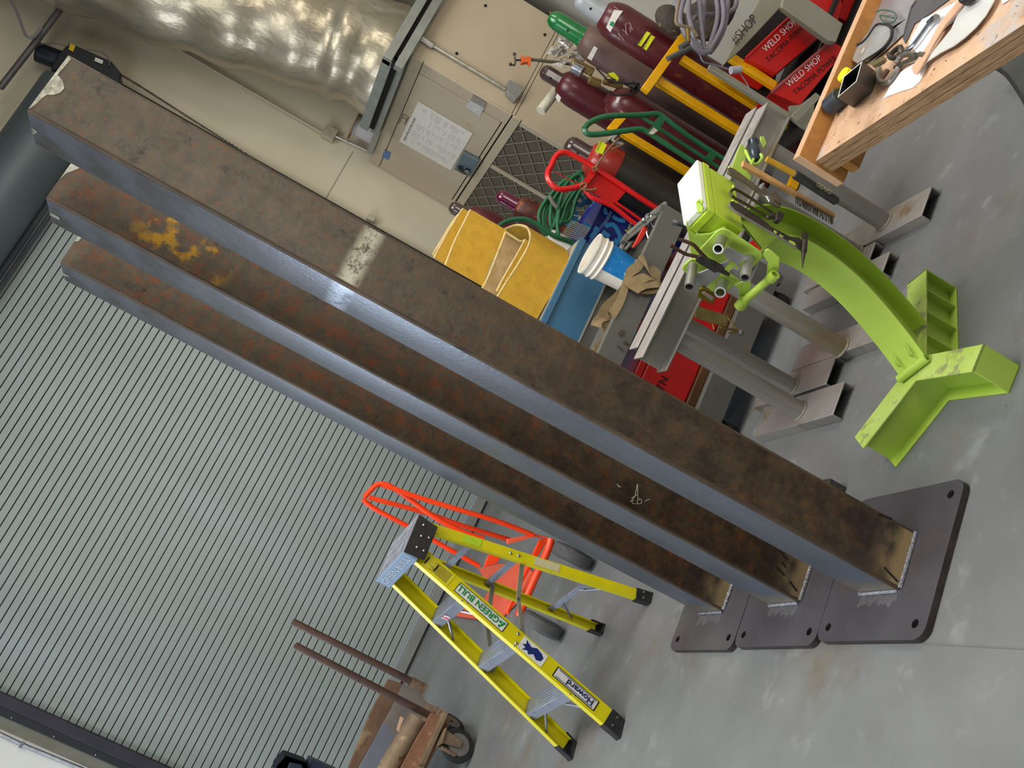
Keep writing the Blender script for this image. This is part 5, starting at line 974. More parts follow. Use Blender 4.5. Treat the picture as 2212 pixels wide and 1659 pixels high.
# red dome on t5
mb = MB(); r = .1365; mb.lathe((3.27,5.47,.93), (0,0,1), [(r,0),(r,.05)] + [(r*(.36+.64*math.cos(PI/2*i/9)), .05+.1405*math.sin(PI/2*i/9)) for i in range(1,9)], 40, cap=False); mb.build('red_shoulder', M('red_shoulder_paint', '#A82018', '#8E3A30', 9, .35, coat=.3), t5)
def sticker3(name, st, y, mat, root, th=.002):
    mb = MB(); mb.prism(st, (0,-th,0)); return mb.build(name, mat, root)
YST = M('yellow_hazard_label', '#D8E02A', '#CCD424', 60, .5)
def by(label): 
    return [o for o in SC.objects if o.get('label') == label][0]
g3 = by('large maroon gas cylinder with pale grey cap and chalk scribble, in the yellow cart'); g1 = by('maroon gas cylinder with brown ridged cap standing left of the yellow cylinder cart frame'); g2 = by('brown-grey gas cylinder with bright green cap behind the maroon ones')
sticker3('yellow_label', [(3.775,4.985,1.212),(3.886,4.985,1.197),(3.889,4.985,1.172),(3.776,4.985,1.189)], 0, YST, g3); sticker3('yellow_label', [(3.773,4.985,1.175),(3.88,4.985,1.165),(3.883,4.985,1.139),(3.773,4.985,1.15)], 0, YST, g3)
for org, s in (((3.776,4.981,1.201), 'ARGON'), ((3.771,4.981,1.165), 'NONFLAM')): text(s, 'label_print', org, (1,0,0), (0,0,1), .014, INK, g3)
sticker3('white_label', [(3.773,5,1.418),(3.902,5,1.423),(3.929,5,1.374),(3.845,5,1.383),(3.758,5,1.383)], 0, WHITE, g3)
sticker3('green_diamond', [(3.797,4.996,1.408),(3.822,4.996,1.407),(3.827,4.996,1.389),(3.797,4.996,1.385)], 0, M('green_ink','#1E8A5A'), g3)
for s in ([(3.753,4.99,1.357),(3.744,4.99,1.314),(3.778,4.99,1.344),(3.753,4.99,1.289)], [(3.808,4.985,1.331),(3.799,4.985,1.287)], [(3.85,4.985,1.328),(3.793,4.985,1.295)], [(3.849,4.983,1.328),(3.873,4.983,1.311),(3.839,4.983,1.274),(3.846,4.983,1.298),(3.819,4.983,1.279)], [(3.923,5,1.433),(3.92,5,1.403)]): mb = MB(); mb.tube(s, .0016, 5); mb.build('chalk_mark', M('chalk','#A89A94',rough=.9), g3)
sticker3('white_label', [(3.938,5.58,1.38),(4.041,5.58,1.376),(4.041,5.58,1.349),(3.938,5.58,1.349)], 0, WHITE, g2)
sticker3('white_label', [(3.765,5.88,1.421),(3.796,5.88,1.42),(3.784,5.88,1.386),(3.745,5.88,1.384)], 0, WHITE, g1)
sticker3('yellow_label', [(3.24,5.334,1.109),(3.32,5.334,1.108),(3.319,5.334,1.06),(3.246,5.334,1.059)], 0, YST, t5); text('OXYGEN', 'label_print', (3.251,5.33,1.095), (1,0,0), (0,0,1), .012, INK, t5)
sticker3('white_label', [(3.614,5.36,1.125),(3.657,5.36,1.129),(3.665,5.36,1.11),(3.626,5.36,1.107)], 0, WHITE, t4)
# regulator
RG = thing('regulator', 'brass and chrome gas regulator with gauges and black hose on the maroon cylinder', 'regulator', (3.743,5.45,1.265))
GOLD = M('worn_brass', '#A08A58', '#8A784E', 20, .35, .8)
mb = MB(); mb.cyl((3.759,5.44,1.466), (3.774,5.44,1.321), .028, seg=14); mb.cyl((3.763,5.45,1.236), (3.802,5.45,1.115), .018, seg=14); mb.cyl((3.714,5.44,1.324), (3.731,5.44,1.248), .026, seg=14); mb.build('valve_body', GOLD, RG, .003)
mb = MB(); mb.cyl((3.704,5.4,1.449), (3.694,5.38,1.385), .034, seg=18); mb.build('gauge', CHROME, RG); 
mb = MB(); mb.cyl((3.82,5.4,1.07), (3.809,5.38,1.043), .026, seg=18); mb.build('gauge', M('black_gauge','#20201E',rough=.4), RG)
tb('hose', [(3.756,5.36,1.324),(3.739,5.36,1.264),(3.729,5.36,1.229),(3.767,5.36,1.125),(3.798,5.36,1.079),(3.801,5.36,1.026),(3.759,5.36,1.038),(3.697,5.36,1.094),(3.656,5.36,1.166),(3.66,5.36,1.198)], .006, BLACKR, RG, 5)
mb = MB(); mb.prism([(3.776,5.37,1.243),(3.805,5.37,1.214),(3.789,5.37,1.169),(3.769,5.37,1.167),(3.768,5.37,1.212)], (0,.002,0)); mb.build('yellow_tag', YST, RG)
mb = MB(); mb.cyl((3.767,5.42,1.228), (3.798,5.4,1.189), .02, seg=14); mb.build('knob', GOLD, RG)
# crumpled clear plastic
PW = thing('plastic_wrap', 'crumpled clear plastic and silver tape behind the clamp and cylinders', 'plastic', (4.158,5.95,1.48))
PLW = M('clear_wrap', '#D8D4CE', '#B8B0A6', 30, .12, .3, bump=.8, bscale=40)
mb = MB(); random.seed(11)
for i in range(70):
    c = V((4.152,5.93,1.468)) + V((random.uniform(-.08,.08), random.uniform(-.05,.05), random.uniform(-.12,.10)))
    mb.poly([c + V((random.uniform(-.05,.05), random.uniform(-.04,.04), random.uniform(-.05,.05))) for _ in range(3)])
mb.build('wrap', PLW, PW)
rib('orange_band', [(4.453,6.1,1.702),(4.429,6.1,1.614),(4.374,6.1,1.487),(4.339,6.1,1.386)], V((.03,0,.02)), PW, M('orange_band','#C0622C',rough=.5), 3)
# paper tube
mb = MB(); a, b = [(3.787,6.15,1.445),(3.984,6.15,1.413)]; mb.cyl(a, V(b)+(V(b)-V(a))*.3, .035, seg=24); mb.build('foam_tube', M('cream_foam','#CFC8B2','#C4BCA4',30,.8,bump=.4,bscale=60), None, label='short cream foam tube sticking out beside the maroon cylinder', cat='tube')
# pipe clamp
PC = thing('pipe_clamp', 'orange headed pipe clamp with crank handle pointing left above the cylinders', 'clamp', (4.112,6.2,1.698))
a, b = [(4.094,6.15,1.666),(4.241,6.15,1.388)]; mb = MB(); mb.cyl(a, b, .012, seg=14); mb.build('pipe', M('dull_pipe','#7A7468','#8A8474',20,.35,.7), PC)
mb = MB(); mb.prism([(4.078,6.13,1.736),(4.071,6.13,1.712),(4.094,6.13,1.693),(4.099,6.13,1.671),(4.042,6.13,1.652),(4.055,6.13,1.675),(4.034,6.13,1.698),(4.02,6.13,1.712)], (0,.04,0)); mb.build('head', M('orange_casting','#D8662A','#C85A22',20,.45), PC, .003)
mb = MB(); mb.tube([(4.053,6.15,1.717),(4.025,6.15,1.757)], .007, 8); mb.tube([(4.059,6.15,1.782),(4.02,6.15,1.757),(3.985,6.15,1.747),(3.977,6.15,1.772)], .006, 8, sm=2); mb.ball((4.061,6.15,1.783), .012); mb.ball((3.976,6.15,1.774), .012); mb.build('crank', DARKST, PC)

# yellow cylinder cart
YC = thing('cylinder_cart', 'yellow steel frame rack holding the maroon gas cylinders', 'rack', (3.8, 5.0, 0))
def ybar(st, w=.045, d=.04, name='bar'):
    a, b = V(st[0]), V(st[-1]); mb = MB(); mb.beam(a, b, rectp(w, d), (1,0,0) if abs((b-a).normalized().x) < .5 else (0,0,1)); return mb.build(name, YPAINT, YC, .003)
for st in ([(3.808,4.93,0.951)], [(3.595,4.93,1.02)], [(3.445,5.33,1.01)], [(4.06,5,0.693)]):
    p = V(st[0]); ybar([p, V((p.x, p.y, .03))], name='upright_bar')
ybar([(3.471,4.9,1.07),(3.949,4.9,0.999)], .05, .035, 'top_bar'); ybar([(3.394,5.3,1.086),(3.537,5.3,1.052)], .05, .03, 'top_bar')
mb = MB(); mb.b2((3.45,4.90,.01),(4.2,4.95,.06)); mb.build('base_bar', YPAINT, YC)

# ------------------------------------------------------------------ green and red hand trucks
GH = thing('hand_truck', 'dark green tubular hand truck leaning against the gas cylinders', 'hand truck', (3.256,5,1.212))
tb('side_tube', [(3.095,4.95,1.273),(3.137,4.95,1.265),(3.201,4.95,1.225),(3.264,4.95,1.158),(3.357,4.95,1.024),(3.418,4.95,0.946),(3.429,4.95,0.915),(3.424,4.95,0.877),(3.408,4.95,0.728),(3.401,4.95,0.581),(3.4,4.95,0.399),(3.396,4.95,0.251)], .016, GREEN, GH, 5)
tb('side_tube', [(3.063,4.9,1.278),(3.048,4.9,1.265),(3.053,4.9,1.234),(3.098,4.9,1.173),(3.183,4.9,1.075),(3.245,4.9,0.999),(3.254,4.9,0.947),(3.249,4.9,0.826),(3.245,4.9,0.684),(3.24,4.9,0.54),(3.23,4.9,0.393)], .016, GREEN, GH, 5)
tb('middle_tube', [(3.361,4.96,1.015),(3.353,4.96,0.877),(3.349,4.96,0.733),(3.344,4.96,0.565),(3.335,4.96,0.402)], .012, GREEN, GH, 3)
for st in ([(3.415,4.95,0.902),(3.343,4.95,0.913)], [(3.408,4.95,0.54),(3.338,4.95,0.554)], [(3.276,4.93,0.935),(3.337,4.93,0.906)]): mb = MB(); mb.ribbon(st, V((.0,.0,-.045)), .012); mb.build('cross_bar', GREEN, GH)
mb = MB(); mb.prism([(3.232,4.88,0.951),(3.287,4.88,0.937),(3.283,4.88,0.907),(3.243,4.88,0.924)], (0,-.002,0)); mb.build('paper_label', M('worn_label','#C8C2B4','#8A8070',60,.6), GH)
RH = thing('hand_truck', 'bright red hand truck with looped handle and red panel, in front of the blue drum', 'hand truck', (3.069,5.2,0.881))
tb('side_tube', [(3.111,5.3,1.271),(3.121,5.3,1.224),(3.126,5.3,1.131),(3.124,5.3,1.069),(3.119,5.3,0.945),(3.111,5.3,0.818),(3.104,5.3,0.637),(3.108,5.3,0.451),(3.111,5.3,0.28)], .017, RED, RH, 4)
tb('side_tube', [(2.994,5.3,1.084),(2.944,5.3,1.125),(2.888,5.3,1.193),(2.881,5.3,1.241),(2.9,5.3,1.284),(2.94,5.3,1.307),(2.986,5.3,1.307),(3.044,5.3,1.309),(3.084,5.3,1.297),(3.111,5.3,1.271)], .017, RED, RH, 5)
tb('side_tube', [(2.992,5.3,1.087),(2.946,5.3,1.022),(2.965,5.3,0.875),(2.946,5.3,0.744),(2.938,5.3,0.652),(2.923,5.3,0.513)], .015, RED, RH, 3)
tb('middle_tube', [(3.003,5.31,0.879),(2.994,5.31,0.761),(2.985,5.31,0.642),(2.976,5.31,0.522)], .010, RED, RH, 3)
mb = MB(); mb.ribbon([(2.964,5.3,1.284),(2.967,5.3,1.213),(2.974,5.3,1.13)], V((0,.0,.03)), .008); mb.build('handle_brace', RED, RH)
mb = MB(); mb.ribbon([(3.119,5.3,1.063),(2.994,5.3,1.084)], V((0,0,.035)), .02); mb.build('cross_bar', RED, RH)
mb = MB(); mb.prism([(3.112,5.31,1.059),(3.104,5.31,0.836),(2.978,5.31,0.868),(2.98,5.31,1.077)], (0,.004,0)); mb.build('back_panel', REDP, RH)
for x in (-.12, .2):
    c = V((2.945,5.3,0.567)); mb = MB(); mb.lathe((c.x+x-.025, 5.42, .13), (1,0,0), [(.08,0),(.125,.006),(.13,.02),(.13,.04),(.125,.05),(.08,.056)], 28); mb.build('wheel', BLACKR, RH)
c = V((2.945,5.3,0.567)); mb = MB(); mb.b2((c.x-.2, 5.05, .002), (c.x+.28, 5.3, .01)); mb.build('toe_plate', RED, RH)
TW = thing('twine', 'brown twine tied around the red hand truck handle and cylinder', 'twine', (3.076,5.2,1.09))
TWM = M('jute_twine', '#7E6040', '#8E7250', 40, .9)
tb('cord', [(3.094,5.27,1.086),(3.118,5.27,1.07),(3.104,5.27,1.056),(3.082,5.27,1.076)], .006, TWM, TW, 3, closed=False); tb('cord', [(3.097,5.25,1.074),(3.212,5.25,1.061),(3.312,5.25,1.037),(3.347,5.25,1.026)], .006, TWM, TW, 3); tb('cord', [(3.255,5.25,1.037),(3.308,5.25,1),(3.332,5.25,0.984)], .006, TWM, TW, 3); tb('cord', [(2.952,5.27,1.107),(2.987,5.27,1.088),(2.966,5.27,1.07),(2.934,5.27,1.098),(2.973,5.27,1.03),(2.993,5.27,1.013)], .006, TWM, TW, 3)
tb('wire_clip', [(3.314,5.26,1.077),(3.371,5.26,1.041),(3.32,5.26,1.053),(3.334,5.26,0.989)], .008, M('white_clip','#A09C92',rough=.5), TW, 3)

# ------------------------------------------------------------------ blue drum with hose
BD = thing('steel_drum', 'dark blue steel drum with pale blue spray painted scrawl behind the red hand truck', 'drum', (3.05, 5.62, 0))
dc = V((3.02, 5.86, 0)); r = .285; BLUED = M('drum_blue', '#16226A', '#1B2A72', 5, .35, coat=.3, spots=[('#23324E', 8, .66, .1)])
mb = MB(); mb.lathe(dc, (0,0,1), [(r,0),(r+.006,.01),(r,.025),(r,.27),(r+.008,.29),(r,.31),(r,.55),(r+.008,.57),(r,.59),(r,.86),(r+.008,.872),(r+.008,.885),(r-.01,.885),(r-.012,.87),(.01,.868)], 56, cap=False); mb.build('shell', BLUED, BD)
SPRAY = M('pale_blue_spray', '#2E86B4', '#2A76A4', 18, .6)
def on_drum(px_st, w=.028, mat=SPRAY, name='paint_scrawl'):
    mb = MB()
    pts = smooth(px_st, 4)
    # press the stroke on the drum skin along x,z
    q = []
    for p in pts:
        p = V(p); dx = max(-r*.98, min(r*.98, p.x - dc.x)); q.append(V((p.x, dc.y - math.sqrt(r*r - dx*dx) - .002, p.z)))
    L_ = []
    for i, p in enumerate(q):
        t = (q[min(i+1,len(q)-1)] - q[max(i-1,0)]).normalized(); nr = (p - V((dc.x, dc.y, p.z))).normalized(); L_.append(t.cross(nr).normalized()*w)
    mb.ribbon(q, L_, .001); return mb.build(name, mat, BD)
for st in ([(3.025,5.58,1.068),(3.048,5.58,1.061),(3.063,5.58,1.022),(3.042,5.58,0.994),(3.007,5.58,1.005),(3.004,5.58,1.04),(2.955,5.58,1.026),(2.958,5.58,0.992)], [(3.099,5.58,1.011),(3.082,5.58,0.976),(3.043,5.58,0.977),(3.073,5.58,0.945)], [(2.918,5.58,1.072),(2.917,5.58,1.027),(2.885,5.58,1.048),(2.931,5.58,0.988),(2.864,5.58,1.02)], [(2.928,5.58,0.933),(2.92,5.58,0.884),(2.934,5.58,0.845),(2.873,5.58,0.853)], [(2.975,5.58,0.809),(3.009,5.58,0.77),(2.989,5.58,0.724),(2.953,5.58,0.69),(2.906,5.58,0.705),(2.945,5.58,0.704)], [(2.937,5.58,0.81),(2.933,5.58,0.754)], [(3.061,5.58,0.794),(3.057,5.58,0.755),(3.076,5.58,0.708)], [(3.083,5.58,0.867),(3.047,5.58,0.833)]): on_drum(st)
on_drum([(3.087,5.58,0.814),(3.048,5.58,0.815),(2.998,5.58,0.819),(2.919,5.58,0.838),(2.839,5.58,0.847)], .02, M('drum_scuff','#5A6E9A','#3A4E86',14,.5), 'scuffed_ring')
text('Aero', 'drum_lettering', V((dc.x-.02, dc.y-r-.012, .66)), (1,0,0), (0,0,1), .03, M('yellow_print','#C8C82A'), BD)
HC = thing('hose_coil', 'coil of green hose with grey cable hanging over the side of the blue drum', 'hose', (2.901,5.5,1.148))
HG = M('green_hose', '#2E6E48', '#24603C', 14, .5)
random.seed(21)
hb = [(1200,485),(1060,600),(1000,730),(995,860),(1030,910),(1080,860),(1140,730),(1220,600),(1280,530)]
base = [V(p) for p in [(3.103,5.5,1.158),(2.956,5.5,1.209),(2.831,5.5,1.216),(2.735,5.5,1.176),(2.716,5.5,1.132),(2.773,5.5,1.115),(2.888,5.5,1.124),(3.005,5.5,1.117),(3.09,5.5,1.103)]]
for k in range(7):
    j = V((.022*k - .03, .01*(k%3), -.012*k)); mb = MB(); mb.tube([p + j + V((random.uniform(-.012,.012), 0, random.uniform(-.012,.012))) for p in base], .011, 8, sm=5, closed=True); mb.build('hose_loop', HG, HC)
tb('hose_end', [(2.867,5.46,1.13),(2.765,5.46,1.1),(2.698,5.46,1.06),(2.711,5.46,1.084)], .011, HG, HC, 4)
tb('tie', [(2.892,5.45,1.216),(2.862,5.45,1.175),(2.853,5.45,1.145)], .013, M('grey_tie','#6E6A60',rough=.7), HC, 3)
GT = thing('hand_truck', 'small green tube handle showing between the yellow sling and the hose coil', 'hand truck', (2.702,5.5,1.29))
tb('handle_tube', [(2.553,5.45,1.406),(2.61,5.45,1.374),(2.676,5.45,1.295),(2.689,5.45,1.232),(2.69,5.45,1.186),(2.681,5.45,1.082),(2.703,5.45,0.971),(2.684,5.45,0.822)], .014, GREEN, GT, 4)
WR = thing('wire_rods', 'stack of thin wire rods fanned beside the hose coil', 'rods', (2.821,5.45,0.973))
mb = MB()
for i in range(9):
    a, b = [(2.808,5.42,1.04),(2.827,5.42,0.913)]; o_ = (V((2.694,5.42,1.056)) - V(a))*(i/8*.9); mb.tube([V(a)+o_, V(b)+o_], .0035, 6)
mb.build('rod', M('pale_rod','#8E9484',rough=.5), WR)

# ------------------------------------------------------------------ tan sheet metal enclosure in the corner
EN = thing('metal_enclosure', 'tall tan sheet metal enclosure filling the room corner', 'enclosure', (4.7, 8.1, 0))
X0, Y0, ZE = 4.2, 7.10, 2.44
mb = MB(); mb.b2((X0+.02, Y0+.02, 0), (5.14, YD-.02, ZE-.01)); mb.build('core_box', DK, EN)
def xp(y0, y1, z0, z1, name='side_panel', mat=TAN, x=X0): mb = MB(); mb.b2((x, y0, z0), (x+.02, y1, z1)); return mb.build(name, mat, EN, .003)
zd0, zd1 = 1.60, 2.34
xp(Y0, YD, zd1+.006, ZE); xp(Y0, 7.26, 1.56, zd1); xp(8.97, YD, 0, 1.469); xp(8.97, YD, 1.555, zd1)
xp(7.266, 8.964, zd0, zd1-.0, 'door_panel', TAN, X0-.006)
xp(7.266, 8.964, 1.562, zd0-.008); xp(Y0, YD, 1.475, 1.549)
xp(Y0, 7.17, 0, 1.469)
MESHD = M('dark_fine_mesh', '#6A604E', '#4A4234', 90, .7)
mb = MB(); mb.b2((X0+.012, 7.17, .3), (X0+.018, 8.97, 1.47)); mb.build('fine_mesh', MESHD, EN)
mb = MB(); sp = .15; hh = .075
for k in range(-22, 22):
    for s in (1, -1):
        # diagonal strips across the opening, clipped
        ya, yb, za, zb = 7.17, 8.97, .3, 1.47; slope = s*.62; c0_ = .9 + k*sp
        ys = [ya, yb]; p = []
        for y in ys:
            z = c0_ + slope*(y-8.07); p.append((y, z))
        (y_0, z_0), (y_1, z_1) = p
        def clip(y0_, z0_, y1_, z1_):
            if z0_ == z1_: return None
            t0, t1 = 0.0, 1.0
            for zz, lower in ((za, True), (zb, False)):
                tt = (zz - z0_)/(z1_ - z0_)
                if (z1_ > z0_) == lower: t0 = max(t0, tt)
                else: t1 = min(t1, tt)
            return (t0, t1) if t0 < t1 else None
        c = clip(y_0, z_0, y_1, z_1)
        if c: 
            t0, t1 = c; a = V((X0+.004, y_0+(y_1-y_0)*t0, z_0+(z_1-z_0)*t0)); b = V((X0+.004, y_0+(y_1-y_0)*t1, z_0+(z_1-z_0)*t1)); mb.ribbon([a, b], V((0,0,.010)), .004)
mb.build('expanded_mesh', M('mesh_steel', '#A0988A', '#8E8676', 20, .5, .3), EN)
mb = MB(); mb.b2((X0-.008, 7.95, .3), (X0+.006, 8.0, 1.47)); mb.build('mesh_stile', TAN, EN)
# front face panels
def yp(x0, x1, z0, z1, name='front_panel'): mb = MB(); mb.b2((x0, Y0, z0), (x1, Y0+.02, z1)); return mb.build(name, TAN, EN, .003)
yp(X0+.02, 5.16, 1.565, ZE); yp(X0+.02, 5.16, 1.535, 1.561); yp(X0+.02, 5.16, .6, 1.531); yp(X0+.02, 5.16, 0, .596)
# door furniture
def onx(name, st, mat, th=.003, dx=0): mb = MB(); mb.prism(st, (-th,0,0)); return mb.build(name, mat, EN)
pst = [(4.19,7.635,2.256),(4.19,7.633,1.746),(4.19,8.42,1.748),(4.19,8.432,2.266)]; onx('poster', pst, M('poster_paper', '#D8D0C2', '#D2CABC', 4, .7))
pq = [V(p) for p in pst]; U = pq[1]-pq[0]; W_ = pq[3]-pq[0]   # U runs down, W_ runs left
mb = MB(); random.seed(9)
for i in range(30):
    k = .14 + i*.028
    for j in range(5):
        if random.random() < .3: continue
        a = pq[0] + U*k + W_*(.06+.18*j) ; b = a + W_*random.uniform(.05,.15); mb.ribbon([a + V((-.0035,0,0)), b + V((-.0035,0,0))], U*.006, .0004)
mb.build('poster_lines', M('poster_grey','#A49C90',rough=.8), EN)
text('GENERAL WIRING AND PIPING DIAGRAM', 'poster_heading', pq[0]+U*.09+W_*.93+V((-.003,0,0)), -W_, -U, .022, M('poster_dark','#4A4640'), EN, off=.001, sx=.8)
onx('note_sheet', [(4.192,7.202,1.895),(4.192,7.192,1.773),(4.192,7.338,1.766),(4.192,7.317,1.899)], M('note_paper','#C6C4C0','#A8A6A2',60,.7)); onx('note_header', [(4.192,7.113,1.895),(4.192,7.114,1.776),(4.192,7.192,1.773),(4.192,7.2,1.893)], M('note_grey','#8C847C',rough=.7))
onx('blue_sticker', [(4.192,8.745,2.355),(4.192,8.724,2.294),(4.192,8.885,2.288),(4.192,8.891,2.356)], M('blue_sticker','#3C5C8C','#6A86AC',80,.6))
LB = [(4.19,7.96,1.737),(4.19,7.947,1.582),(4.19,8.289,1.569),(4.19,8.319,1.728)]; mb = MB(); mb.prism(LB, (-.03,0,0)); mb.build('latch_plate', M('latch_grey','#6E7C80','#66747A',8,.4,.3), EN, .004)
c = (4.16,8.224,1.652); mb = MB(); mb.lathe(V(c)+V((.004,0,0)), (-1,0,0), [(.055,0),(.062,.008),(.05,.02),(.03,.022)], 28); lo = mb.build('latch_handle', M('black_handle','#202428',rough=.25), EN)
mb = MB(); mb.lathe(V((4.14,8.179,1.62)), (-1,0,0), [(.028,0),(.028,.008),(.02,.012)], 20); mb.build('lock_disc', CHROME, lo)
tb('sketch_mark', [(4.19,8.151,2.33),(4.19,7.955,2.327),(4.19,7.961,2.276),(4.19,8.107,2.283),(4.19,8.004,2.283),(4.19,8.019,2.324)], .003, M('pencil','#5A5248'), EN, 0, 5)
# front conduit and box
t = conduit('conduit', [(4.36,7.08,2.347),(4.362,7.08,2.033),(4.363,7.08,1.699)], .014, M('worn_conduit','#A8A294','#8C8678',14,.35,.5), 'short bare conduit on the front of the tan enclosure running into a grey box')
mb = MB(); a, b = [(4.367,7.08,2.461),(4.361,7.08,2.337)]; mb.cyl(a, b, .03, seg=16); mb.build('fitting', M('worn_conduit','#A8A294'), t)
mb = MB(); mb.prism([(4.425,7.09,1.71),(4.43,7.09,1.582),(4.364,7.09,1.576),(4.296,7.09,1.591),(4.327,7.09,1.683)], (0,-.06,0)); mb.build('grey_box', GREYP, t, .004)
mb = MB()
for st in [(4.926,7.098,2.145),(4.986,7.098,1.627),(4.422,7.098,2.157)]: mb.cyl(V(st), V(st)+V((0,-.004,0)), .012, seg=14)
mb.build('screw_hole', DK, EN)
# strut channels on top of the enclosure
SF = thing('strut_frame', 'galvanised strut channels running along the top edge of the tan enclosure', 'frame', (4.1, 8, ZE))
STM = M('galvanised_strut', '#A0A298', '#8E9086', 6, .4, .4)
def bbox_(lo, hi, mat, name='strut'): mb = MB(); mb.b2(lo, hi); return mb.build(name, mat, SF, .004)
bbox_((4.06,7.0,ZE+.002), (4.10,8.3,ZE+.08), STM); bbox_((4.10,7.0,ZE+.002), (4.16,8.3,ZE+.07), DK, 'strut_slot'); bbox_((4.0,7.0,ZE+.09), (4.04,8.2,ZE+.17), STM); bbox_((4.04,7.0,ZE+.05),(4.07,8.2,ZE+.16), DK, 'strut_slot')
bbox_((4.16,7.05,ZE+.002), (4.22,8.9,ZE+.06), STM)
bbox_((4.0,6.98,ZE+.002), (5.16,7.06,ZE+.07), STM); bbox_((4.0,7.0,ZE+.07), (5.16,7.05,ZE+.10), DK, 'strut_slot'); bbox_((4.0,6.96,ZE+.10), (5.16,7.06,ZE+.17), STM)
# foil duct
DU = thing('foil_duct', 'large silver foil insulated duct coming down to the top of the tan enclosure', 'duct', (4.4, 8.4, 2.6))
FO = M('crinkled_foil', '#BBAF98', '#A0967F', 5, .3, .6, bump=.35, bscale=22, stretch=(1,1,.5), spots=[('#CFC6B0', 3, .58, .12)])
ctr = smooth([(4.10,8.45,6.2),(4.22,8.45,5.4),(4.36,8.42,4.6),(4.52,8.38,3.9),(4.66,8.34,3.3),(4.72,8.3,2.9),(4.74,8.3,2.47)], 8)
random.seed(4)
mb = MB(); rads = []
for i, p in enumerate(ctr): rads.append(.50 + .018*math.sin(i*.9) + random.uniform(-.006,.006))
mb.tube(ctr, .4, 44, rad=rads)
for v in mb.bm.verts: v.co += V((random.uniform(-.004,.004), random.uniform(-.004,.004), random.uniform(-.006,.006)))
mb.build('foil_jacket', FO, DU, ang=60)
# cable spool
SPL = thing('cable_spool', 'spool of white wire on a wooden disc beside the enclosure under the foil duct', 'spool', (4.411,8.95,2.607))
a, b = [(4.371,8.85,2.73),(4.298,8.85,2.458)]; a = V(a); b = V(b)
a, b = V((4.35,8.9,2.711)), V((4.36,8.9,2.456))
mb = MB(); mb.cyl(a, b, .105, seg=30)
mb.build('wire_winding', M('white_wire','#C4BCBA','#AEA6A6',60,.5,bump=.4,bscale=120,stretch=(1,1,6)), SPL)
dd = (b-a).normalized(); mb = MB(); mb.cyl(a-dd*.012, a, .16, seg=30); mb.build('wood_flange', M('spool_wood','#9A7A4A','#86683C',10,.7), SPL); mb = MB(); mb.cyl(b, b+dd*.012, .14, seg=30); mb.build('wood_flange', M('spool_wood','#9A7A4A'), SPL)
mb = MB(); mb.prism([(4.507,8.8,2.658),(4.51,8.8,2.539),(4.473,8.8,2.472),(4.422,8.8,2.59),(4.419,8.8,2.708)], (0,.15,0)); mb.build('cardboard_box', M('beige_card','#B0A688','#A69C80',10,.7), None, .005, label='small beige box wedged between the struts and the wire spool', cat='box')

# ------------------------------------------------------------------ grey shelving with red totes, right
SHV = thing('shelf_rack', 'grey steel shelf rack marked SHOP holding red totes, behind the workbench', 'rack', (4.2, 4.6, 0))
SG_ = M('shelf_grey', '#8E8B7E', '#84816F', 3, .5, spots=[('#7A7260', 12, .62, .1)])
mb = MB(); mb.prism([(3.52,4.42,0.834),(4.015,4.42,0.804),(4.122,4.42,0.691),(4.051,4.42,0.674),(3.67,4.42,0.78),(3.563,4.42,0.819)], (0,.03,0)); mb.build('sign_rail', SG_, SHV, .004)
mb = MB(); mb.prism([(4.031,4.4,0.678),(4.094,4.4,0.692),(4.148,4.4,0.662),(4.172,4.4,0.566),(4.17,4.4,0.47),(4.162,4.4,0.319),(4.03,4.4,0.315),(4.011,4.4,0.36)], (0,.04,0)); mb.build('corner_post', SG_, SHV, .004)
text('#SHOP', 'lettering', (3.669,4.415,0.816), V((3.806,4.415,0.783))-V((3.669,4.415,0.816)), (0,0,1), .05, M('marker_brown','#3A2C28',rough=.7), SHV, off=.003)
mb = MB(); mb.prism([(3.431,4.35,0.405),(3.637,4.35,0.329),(3.632,4.35,0.292),(3.422,4.35,0.356)], (0,.02,0)); mb.build('lower_rail', SG_, SHV, .003); mb = MB(); mb.prism([(3.596,4.5,0.384),(3.638,4.5,0.331),(3.758,4.5,0.273),(3.528,4.5,0.211),(3.523,4.5,0.273),(3.534,4.5,0.359)], (0,.02,0)); mb.build('lower_panel', SG_, SHV, .003)
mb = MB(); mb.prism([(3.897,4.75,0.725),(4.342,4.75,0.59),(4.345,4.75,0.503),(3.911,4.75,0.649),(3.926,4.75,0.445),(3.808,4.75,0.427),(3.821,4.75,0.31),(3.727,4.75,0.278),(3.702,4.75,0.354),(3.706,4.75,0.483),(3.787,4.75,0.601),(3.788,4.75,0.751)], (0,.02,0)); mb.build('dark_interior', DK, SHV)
mb = MB(); a, b = V((3.734,4.6,0.775)), V((3.729,4.6,0.473)); mb.beam(a, b, rectp(.05,.03), (1,0,0)); mb.build('yellow_bar', YPAINT, SHV, .003)
mb = MB(); a, b = V((3.528,4.5,0.882)), V((3.528,4.5,0.368)); mb.beam(a, b, rectp(.035,.03), (1,0,0)); mb.build('grey_bar', SG_, SHV, .003)
for x, y in ((3.72,4.75),(4.9,4.75)): pass
def tote(label, st, y, dpt, l1=None, l2=None, o1=None, o2=None, xd=None, grp='red steel totes lettered WELD SHOP'):
    t = thing('red_tote', label, 'tote', st[3] if len(st) > 3 else st[0], grp)
    mb = MB(); mb.prism(st, (0,dpt,0)); mb.build('bin_body', REDP, t, .004)
    if l1: text(l1, 'white_lettering', o1, xd, (0,0,1), .036, INKW, t, off=.003, sx=1.05)
    if l2: text(l2, 'black_lettering', o2, xd, (0,0,1), .030, INK, t, off=.003, sx=1.12)
    return t
